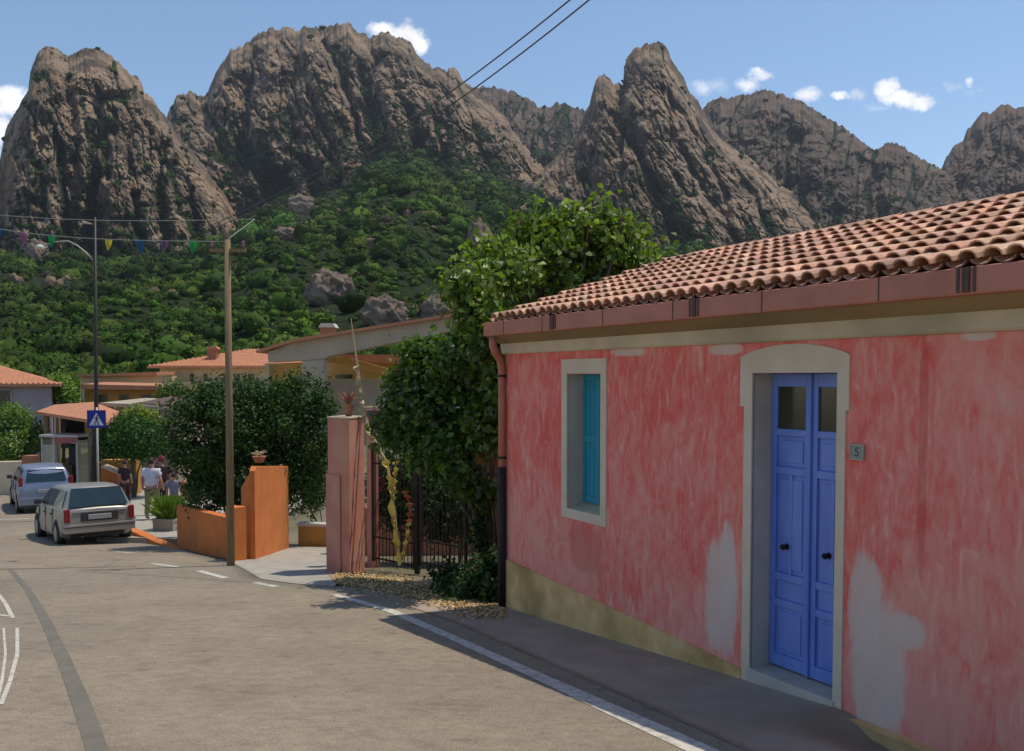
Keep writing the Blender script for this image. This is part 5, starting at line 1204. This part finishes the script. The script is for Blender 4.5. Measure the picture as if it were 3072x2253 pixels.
exB = [([(520, 130), (490, 220), (480, 320)], 42, 14), ([(600, 80), (590, 200), (600, 320)], 46, 15), ([(660, 75), (700, 170), (750, 280), (780, 400), (775, 470)], 34, 20), ([(640, 120), (670, 230), (700, 330)], 36, 15), ([(745, 70), (790, 160), (810, 300)], 32, 13), ([(700, 340), (735, 400), (740, 460)], 26, 17), ([(650, 350), (660, 440)], 24, 14), ([(850, 90), (900, 180), (960, 290)], 32, 14), ([(920, 140), (990, 220), (1080, 300)], 26, 14), ([(840, 180), (880, 290), (885, 350)], 26, 13), ([(410, 215), (420, 290), (470, 370)], 34, 12), ([(960, 200), (1000, 300), (1010, 370)], 24, 12), ([(1020, 230), (1120, 300), (1200, 390)], 20, 9),
       ([(500, 320), (560, 350), (620, 400)], 34, -14), ([(455, 240), (500, 330)], 10, -12), ([(560, 110), (545, 300)], 10, -8), ([(800, 170), (830, 340)], 15, -13), ([(715, 90), (765, 190), (795, 300)], 9, -10), ([(905, 250), (930, 350)], 12, -10), ([(640, 330), (700, 380)], 12, -8)]
massif('mountain', cB, fB, 575, 770, 'granite', 1.6, 330, .85, 5.3, lean=-.3, green=(-.55, .62), extra=exB, jag=9)
cC = [(980, 260), (1040, 202), (1060, 196), (1090, 195), (1110, 205), (1140, 208), (1165, 225), (1185, 240), (1205, 240), (1222, 232), (1240, 233), (1262, 240), (1290, 250), (1350, 300), (1420, 380)]
massif('mountain', cC, [(980, 480), (1420, 520)], 760, 980, 'granitefar', 2.2, 150, .7, 9.1, green=(-.3, .6), jag=9)
cD = [(1130, 430), (1190, 380), (1240, 335), (1268, 300), (1288, 250), (1296, 236), (1304, 205), (1312, 180), (1318, 171), (1330, 168), (1342, 180), (1352, 190), (1362, 184), (1371, 188), (1373, 150), (1380, 132), (1388, 120), (1400, 107), (1418, 101), (1440, 99), (1456, 98), (1466, 108), (1475, 128), (1485, 148), (1496, 162), (1503, 172), (1512, 196), (1522, 214), (1535, 225), (1545, 245), (1562, 275), (1582, 305), (1610, 330), (1650, 352), (1690, 385), (1720, 412), (1760, 440), (1795, 470), (1830, 505), (1880, 560)]
fD = [(1130, 560), (1300, 600), (1500, 620), (1700, 620), (1880, 620)]
exD = [([(1430, 105), (1425, 200), (1440, 270)], 46, 14), ([(1470, 120), (1520, 230), (1590, 330), (1660, 420)], 26, 14), ([(1330, 175), (1300, 260), (1270, 350), (1250, 450)], 30, 13), ([(1335, 240), (1360, 350), (1390, 480), (1400, 560)], 44, 15), ([(1400, 230), (1470, 360), (1530, 480), (1560, 580)], 34, 14), ([(1500, 270), (1580, 380), (1650, 500)], 32, 13), ([(1600, 350), (1700, 430), (1800, 500)], 26, 11), ([(1690, 440), (1760, 480), (1830, 530)], 28, 10),
       ([(1372, 190), (1350, 250), (1400, 330), (1470, 470), (1500, 560)], 12, -13), ([(1285, 330), (1300, 450), (1310, 560)], 11, -10), ([(1480, 220), (1540, 310), (1600, 440)], 9, -9), ([(1455, 110), (1462, 230)], 5, -6), ([(1640, 400), (1700, 520)], 13, -9)]
exE = [([(1690, 205), (1660, 300), (1640, 420)], 40, 12), ([(1770, 230), (1800, 330), (1800, 450)], 36, 12), ([(1600, 225), (1590, 330)], 30, 9), ([(1860, 290), (1850, 400)], 34, 12), ([(1965, 325), (1975, 450)], 36, 12), ([(1730, 215), (1830, 280), (1940, 345)], 16, 8), ([(1740, 300), (1720, 450)], 12, -9), ([(1920, 340), (1910, 450)], 12, -10)]
massif('mountain', cD, fD, 480, 700, 'granite', 1.6, 320, .8, 13.9, lean=-.45, green=(-.62, .5), extra=exD, jag=6)
cE = [(1480, 300), (1540, 246), (1558, 228), (1590, 220), (1602, 222), (1615, 216), (1640, 214), (1668, 204), (1686, 201), (1700, 208), (1722, 212), (1745, 222), (1765, 226), (1778, 238), (1810, 258), (1850, 282), (1890, 310), (1925, 335), (1938, 330), (1950, 320), (1968, 318), (1985, 326), (2000, 338), (2030, 355), (2050, 368), (2080, 382), (2120, 400), (2170, 430), (2250, 480)]
massif('mountain', cE, [(1480, 560), (2250, 560)], 640, 880, 'granitefar', 2., 240, .75, 17.2, lean=.25, green=(-.5, .5), jag=8, extra=exE)
cG = [(1990, 440), (2040, 400), (2070, 372), (2085, 348), (2095, 330), (2112, 320), (2128, 292), (2145, 270), (2165, 252), (2180, 252), (2200, 238), (2215, 234), (2235, 240), (2262, 240), (2300, 225), (2380, 230), (2500, 300), (2650, 380)]
massif('mountain', cG, [(1990, 560), (2650, 560)], 720, 940, 'granitefar', 2.2, 180, .75, 23.4, lean=.2, green=(-.7, .4), jag=8)
# ---------------------------------------------------------------- boulders on the slope
BL = []
g_ = hp.reshape(nr, nc, 3); _cz = (g_[..., 1]*CP-(g_[..., 2]-EYE)*SP); _py = YP-F*((g_[..., 2]-EYE)*CP+g_[..., 1]*SP)/_cz
def boulder(x, y, rx, ry, r, seed, label):
    bm = bmesh.new(); bmesh.ops.create_icosphere(bm, subdivisions=5, radius=1)
    ci = int(round((x-cx_[0])/(cx_[-1]-cx_[0])*(nc-1))); col = _py[:, ci]; ri = int(np.argmin(np.abs(col-(y+ry*.7)))); p0 = g_[ri, ci]; r = min(r, float(np.hypot(p0[0], p0[1]))) if r < 0 else float(np.hypot(p0[0], p0[1]))
    V_ = np.array([v.co for v in bm.verts]); k = r/F
    d = 1+ridged(V_*1.3+seed, 3)*.22+fbm(V_*3.5+seed, 3)*.16
    V_ = V_*d[:, None]*np.array([rx*k, rx*k*.8, ry*k*1.15])
    c = Vector((p0[0], p0[1], p0[2]+ry*k*.55)); BL.append((x, y, rx, ry, r))
    for v, p in zip(bm.verts, V_): v.co = p
    me = bpy.data.meshes.new('boulder'); bm.to_mesh(me); bm.free()
    a = me.attributes.new('green', 'FLOAT', 'POINT'); a.data.foreach_set('value', np.full(len(V_), -1.2, np.float32))
    o = link('boulder', me, 'boulderstone', None, True); o.location = c; tag(o, label, 'boulder')
boulder(725, 640, 42, 34, 255, 1, 'large pale granite boulder in the green slope above the chimney')
boulder(845, 690, 40, 32, 175, 2, 'grey rounded boulder behind the rising roof beam')
boulder(958, 688, 30, 26, 170, 3, 'small grey boulder left of the broad leaved tree')
boulder(1055, 540, 24, 42, 300, 4, 'tall pointed rock on the slope behind the broad leaved tree')
boulder(632, 518, 24, 13, 400, 5, 'low pale boulder on the green slope above the wooden pole')
boulder(668, 455, 26, 20, 500, 6, 'pinkish boulder below the middle cliff')
boulder(90, 575, 20, 30, 410, 7, 'rounded rock tooth at the foot of the left cliff')
boulder(135, 580, 11, 24, 410, 8, 'slim rock tooth beside the rounded one at the left cliff foot')
boulder(1160, 400, 16, 12, 540, 9, 'small light boulder near the saddle of the slope')
# ---------------------------------------------------------------- maquis scrub: countless bushes, one object
ico = bmesh.new(); bmesh.ops.create_icosphere(ico, subdivisions=2, radius=1); iv = np.array([v.co for v in ico.verts]); it = np.array([[v.index for v in f.verts] for f in ico.faces]); ico.free()
def scrub(name, label, P_, rad_, tint, nq=72):
    n = len(P_)
    # rough cores
    vn = len(iv); nv = (iv[None]*(1+.22*RNG.normal(size=(n, vn, 1))))*np.array([1, 1, .8])*rad_[:, None, None]*.84+P_[:, None, :]
    Fv = (it[None]+(np.arange(n)*vn)[:, None, None]).reshape(-1, 3)
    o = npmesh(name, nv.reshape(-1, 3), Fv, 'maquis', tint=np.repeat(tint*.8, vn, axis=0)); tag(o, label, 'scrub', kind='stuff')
    # leafy tufts
    d = RNG.normal(size=(n, nq, 3)); d[..., 2] = np.abs(d[..., 2])*.9-.15; d /= np.linalg.norm(d, axis=2)[..., None]
    pos = P_[:, None]+d*np.array([1, 1, .85])*rad_[:, None, None]*RNG.uniform(.85, 1.12, (n, nq, 1))
    tt = np.repeat(tint, nq, axis=0)*RNG.uniform(.6, 1.45, (n*nq, 1))
    V, Fq, T = leaves(pos.reshape(-1, 3), d.reshape(-1, 3), np.repeat(rad_, nq)[:, None]*.2, tt, 1.6, .7)
    o2 = npmesh(name, V, Fq, 'maquis', tint=T); tag(o2, label, 'scrub', kind='stuff')
n = 21000
xp = np.where(RNG.random(n) < .9, RNG.uniform(-300, 1750, n), RNG.uniform(1750, 2650, n)); t = RNG.random(n)**.8
t = .02+t*.86
P_ = hill_pt(xp, t)
dist = np.linalg.norm(P_[:, :2], axis=1)
dens = fbm(P_*.012+3, 3)
keep = (RNG.random(n) < np.clip(1.0-2.2*np.clip(t-.6, 0, 1)+dens*1.1, .12, 1))
P_, dist, xp, t = P_[keep], dist[keep], xp[keep], t[keep]
rad_ = np.clip(RNG.lognormal(.25, .55, len(P_)), .5, 4.6)*np.clip(dist/300, .5, 1.15)
py_ = YP-F*((P_[:, 2]-EYE)*CP+P_[:, 1]*SP)/(P_[:, 1]*CP-(P_[:, 2]-EYE)*SP)
kk = np.ones(len(P_), bool)
for (bx_, by_, brx, bry, br_) in BL: kk &= ~((np.abs(xp-bx_) < brx*1.05) & (py_ > by_-bry) & (py_ < by_+bry*2.2) & (dist < br_*1.03))
P_, dist, xp, t, rad_ = P_[kk], dist[kk], xp[kk], t[kk], rad_[kk]
hueN = fbm(P_*.022, 3)[:, None]*1.3
tint = np.array([[.92, 1.0, .72]])*(1+.5*hueN)*RNG.uniform(.35, 1.45, (len(P_), 1)); tint[:, 0] *= RNG.uniform(.75, 1.35, len(P_)); tint = np.clip(tint, .3, 2.6)
P_[:, 2] += rad_*.25
# shrubs rooted in the clefts and on the ledges of the cliffs
for k, (pp_, gg_, yy_, xx_, lw_) in enumerate(SH):
    pr_ = np.clip(gg_+.50+.7*(lw_ > .52)*(lw_-.52)*2.0, 0, 1.6)**2.4
    pr_ *= (pp_[:, 2] > 4)
    m_ = (3000, 5200, 1600, 2900, 1600, 600)[k]
    i_ = RNG.choice(len(pp_), m_, p=pr_/pr_.sum()); q_ = pp_[i_]
    dd_ = np.linalg.norm(q_[:, :2], axis=1); r_ = np.clip(RNG.lognormal(.25, .4, m_), .7, 3.2)*(.75+.25*dd_/600)
    P_ = np.concatenate([P_, q_]); rad_ = np.concatenate([rad_, r_]); tint = np.concatenate([tint, np.array([[.6, .72, .6]])*RNG.uniform(.5, 1.3, (m_, 1))])
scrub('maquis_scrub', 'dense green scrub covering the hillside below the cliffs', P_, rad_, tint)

# pale rock outcrops strewn between the bushes
n = 1300; xp = RNG.uniform(-200, 1500, n); t = RNG.uniform(.12, .97, n); Q_ = hill_pt(xp, t); w_ = fbm(Q_*.02+9, 3)+.5*np.clip(t-.5, 0, 1)*2-.1+RNG.normal(0, .15, n); Q_ = Q_[w_ > .35]
r_ = RNG.lognormal(.25, .45, len(Q_))*np.clip(np.hypot(Q_[:, 0], Q_[:, 1])/420, .3, 1.2); vn = len(iv)
nv = iv[None]*(1+.25*RNG.normal(size=(len(Q_), vn, 1)))*np.stack([RNG.uniform(.7, 1.6, len(Q_)), np.ones(len(Q_)), RNG.uniform(.7, 1.3, len(Q_))], 1)[:, None]*r_[:, None, None]+Q_[:, None]+np.array([0, 0, .5])
o = npmesh('rock_outcrops', nv.reshape(-1, 3), (it[None]+(np.arange(len(Q_))*vn)[:, None, None]).reshape(-1, 3), 'granite'); tag(o, 'small pale rock outcrops scattered through the hillside scrub', 'rocks', kind='stuff')
at2 = o.data.attributes.new('green', 'FLOAT', 'POINT'); at2.data.foreach_set('value', np.full(len(o.data.vertices), -1.2, np.float32))

# ---------------------------------------------------------------- sky, sun, camera
SUN = Vector((.355, .15, 1)).normalized(); EL = math.asin(SUN.z); AZ = math.atan2(SUN.x, SUN.y)
sc = bpy.context.scene
w = bpy.data.worlds.new('World'); sc.world = w; w.use_nodes = True; nt = w.node_tree; N = nt.nodes; L = nt.links; N.clear()
out = N.new('ShaderNodeOutputWorld'); bg = N.new('ShaderNodeBackground'); L.new(bg.outputs[0], out.inputs[0]); bg.inputs['Strength'].default_value = SKY
sk = N.new('ShaderNodeTexSky'); sk.sky_type = 'NISHITA'; sk.sun_disc = False; sk.sun_elevation = EL; sk.sun_rotation = AZ; sk.altitude = 300; sk.air_density = 1.0; sk.dust_density = .3; sk.ozone_density = 2.0
tc = N.new('ShaderNodeTexCoord'); sx = N.new('ShaderNodeSeparateXYZ'); L.new(tc.outputs['Generated'], sx.inputs[0])
def mth(op, a, b=None):
    n = N.new('ShaderNodeMath'); n.operation = op
    for k, v in enumerate((a, b)):
        if v is None: continue
        if isinstance(v, (int, float)): n.inputs[k].default_value = v
        else: L.new(v, n.inputs[k])
    return n.outputs[0]
yy = mth('MAXIMUM', sx.outputs[1], .05); u = mth('DIVIDE', sx.outputs[0], yy); v = mth('DIVIDE', sx.outputs[2], yy)
cb_ = N.new('ShaderNodeCombineXYZ'); L.new(u, cb_.inputs[0]); L.new(v, cb_.inputs[1])
nw = N.new('ShaderNodeTexNoise'); nw.inputs['Scale'].default_value = 30; nw.inputs['Detail'].default_value = 6; nw.inputs['Roughness'].default_value = .65; L.new(cb_.outputs[0], nw.inputs['Vector'])
sw_ = N.new('ShaderNodeSeparateColor'); L.new(nw.outputs['Color'], sw_.inputs[0])
u = mth('ADD', u, mth('MULTIPLY', mth('SUBTRACT', sw_.outputs[0], .5), .036)); v = mth('ADD', v, mth('MULTIPLY', mth('SUBTRACT', sw_.outputs[1], .5), .026))
nz = N.new('ShaderNodeTexNoise'); nz.inputs['Scale'].default_value = 38; nz.inputs['Detail'].default_value = 7; nz.inputs['Roughness'].default_value = .72; L.new(cb_.outputs[0], nz.inputs['Vector'])
nz2 = N.new('ShaderNodeTexNoise'); nz2.inputs['Scale'].default_value = 16; nz2.inputs['Detail'].default_value = 3; L.new(cb_.outputs[0], nz2.inputs['Vector'])
tot = None
for (x, y, rx, ry, s) in ((20, 225, 48, 42, 1.2), (-20, 290, 52, 60, 1.1), (0, 330, 30, 50, .5), (845, 68, 45, 26, 1.0), (895, 78, 52, 30, 1.25), (918, 100, 34, 26, 1.1), (900, 46, 18, 9, .45), (1548, 192, 38, 22, .6), (1585, 188, 36, 22, .4), (1650, 184, 32, 18, .75), (1680, 165, 34, 16, .85), (1775, 208, 38, 24, .85), (1850, 206, 26, 14, 1.0), (1885, 206, 26, 18, .55), (1950, 195, 36, 30, 1.1), (1985, 215, 52, 24, 1.3), (2020, 226, 36, 22, 1.2), (1925, 236, 34, 14, .4), (2095, 190, 34, 16, .38), (2138, 182, 16, 10, .6), (2150, 200, 34, 12, .25)):
    d = ray(x, y); uu, vv = d.x/d.y, d.z/d.y
    a = mth('MULTIPLY', mth('SUBTRACT', u, uu), F/rx); b = mth('MULTIPLY', mth('SUBTRACT', v, vv), F/ry)
    q = mth('SUBTRACT', 1.0, mth('ADD', mth('MULTIPLY', a, a), mth('MULTIPLY', b, b)))
    q = mth('MULTIPLY', mth('MAXIMUM', q, 0.), s)
    tot = q if tot is None else mth('MAXIMUM', tot, q)
dn = mth('ADD', tot, mth('MULTIPLY', mth('SUBTRACT', nz.outputs['Fac'], .5), 1.5)); dn = mth('MULTIPLY', dn, mth('MINIMUM', mth('MULTIPLY', tot, 6.), 1.))
mr = N.new('ShaderNodeMapRange'); mr.interpolation_type = 'SMOOTHSTEP'; mr.inputs[1].default_value = .04; mr.inputs[2].default_value = 1.15; L.new(dn, mr.inputs[0])
gt = N.new('ShaderNodeMapRange'); gt.inputs[1].default_value = .3; gt.inputs[2].default_value = .7; gt.inputs[3].default_value = .62; gt.inputs[4].default_value = 1.0; L.new(nz2.outputs['Fac'], gt.inputs[0])
cl = N.new('ShaderNodeCombineColor'); 
for k, c in enumerate((1.0, 1.0, 1.03)): L.new(mth('MULTIPLY', gt.outputs[0], c*CLOUD/SKY), cl.inputs[k])
hs = N.new('ShaderNodeHueSaturation'); hs.inputs['Saturation'].default_value = SKYSAT; hs.inputs['Hue'].default_value = .497; hs.inputs['Value'].default_value = SKYVAL; L.new(sk.outputs[0], hs.inputs['Color'])
mx = N.new('ShaderNodeMix'); mx.data_type = 'RGBA'; L.new(mr.outputs[0], mx.inputs[0]); L.new(hs.outputs[0], mx.inputs[6]); L.new(cl.outputs[0], mx.inputs[7])
L.new(mx.outputs[2], bg.inputs['Color'])
ld = bpy.data.lights.new('sun', 'SUN'); ld.energy = SUNE; ld.angle = R(.53); ld.color = (1, .925, .79)
lo = bpy.data.objects.new('sun', ld); C.objects.link(lo); lo.rotation_euler = SUN.to_track_quat('Z', 'Y').to_euler(); lo.location = (20, 10, 60)
cd = bpy.data.cameras.new('camera'); cam = bpy.data.objects.new('camera', cd); C.objects.link(cam); sc.camera = cam
cam.location = (0, 0, EYE); cam.rotation_euler = (math.pi/2-P, 0, 0)
cd.sensor_width = 36; cd.lens = 36*F/2253; cd.clip_end = 5000; cd.clip_start = .05; cd.shift_y = (YP-826)/2253
sc.view_settings.view_transform = 'Standard'; sc.view_settings.look = 'None'; sc.view_settings.exposure = EXPO; sc.view_settings.gamma = 1

if HAZE:
    hm = bpy.data.materials.new('haze'); hm.use_nodes = True; hn = hm.node_tree; hn.nodes.clear(); ho = hn.nodes.new('ShaderNodeOutputMaterial'); pv = hn.nodes.new('ShaderNodeVolumePrincipled')
    pv.inputs['Color'].default_value = (.80, .88, 1, 1); pv.inputs['Density'].default_value = HAZE; pv.inputs['Anisotropy'].default_value = .3; hn.links.new(pv.outputs[0], ho.inputs['Volume'])
    M['haze'] = hm; mb = MB(); mb.box((-1100, -80, -12), (1100, 1250, 330)); tag(mb.build('haze', 'haze'), 'thin summer air softening the far mountains', 'haze', kind='stuff')
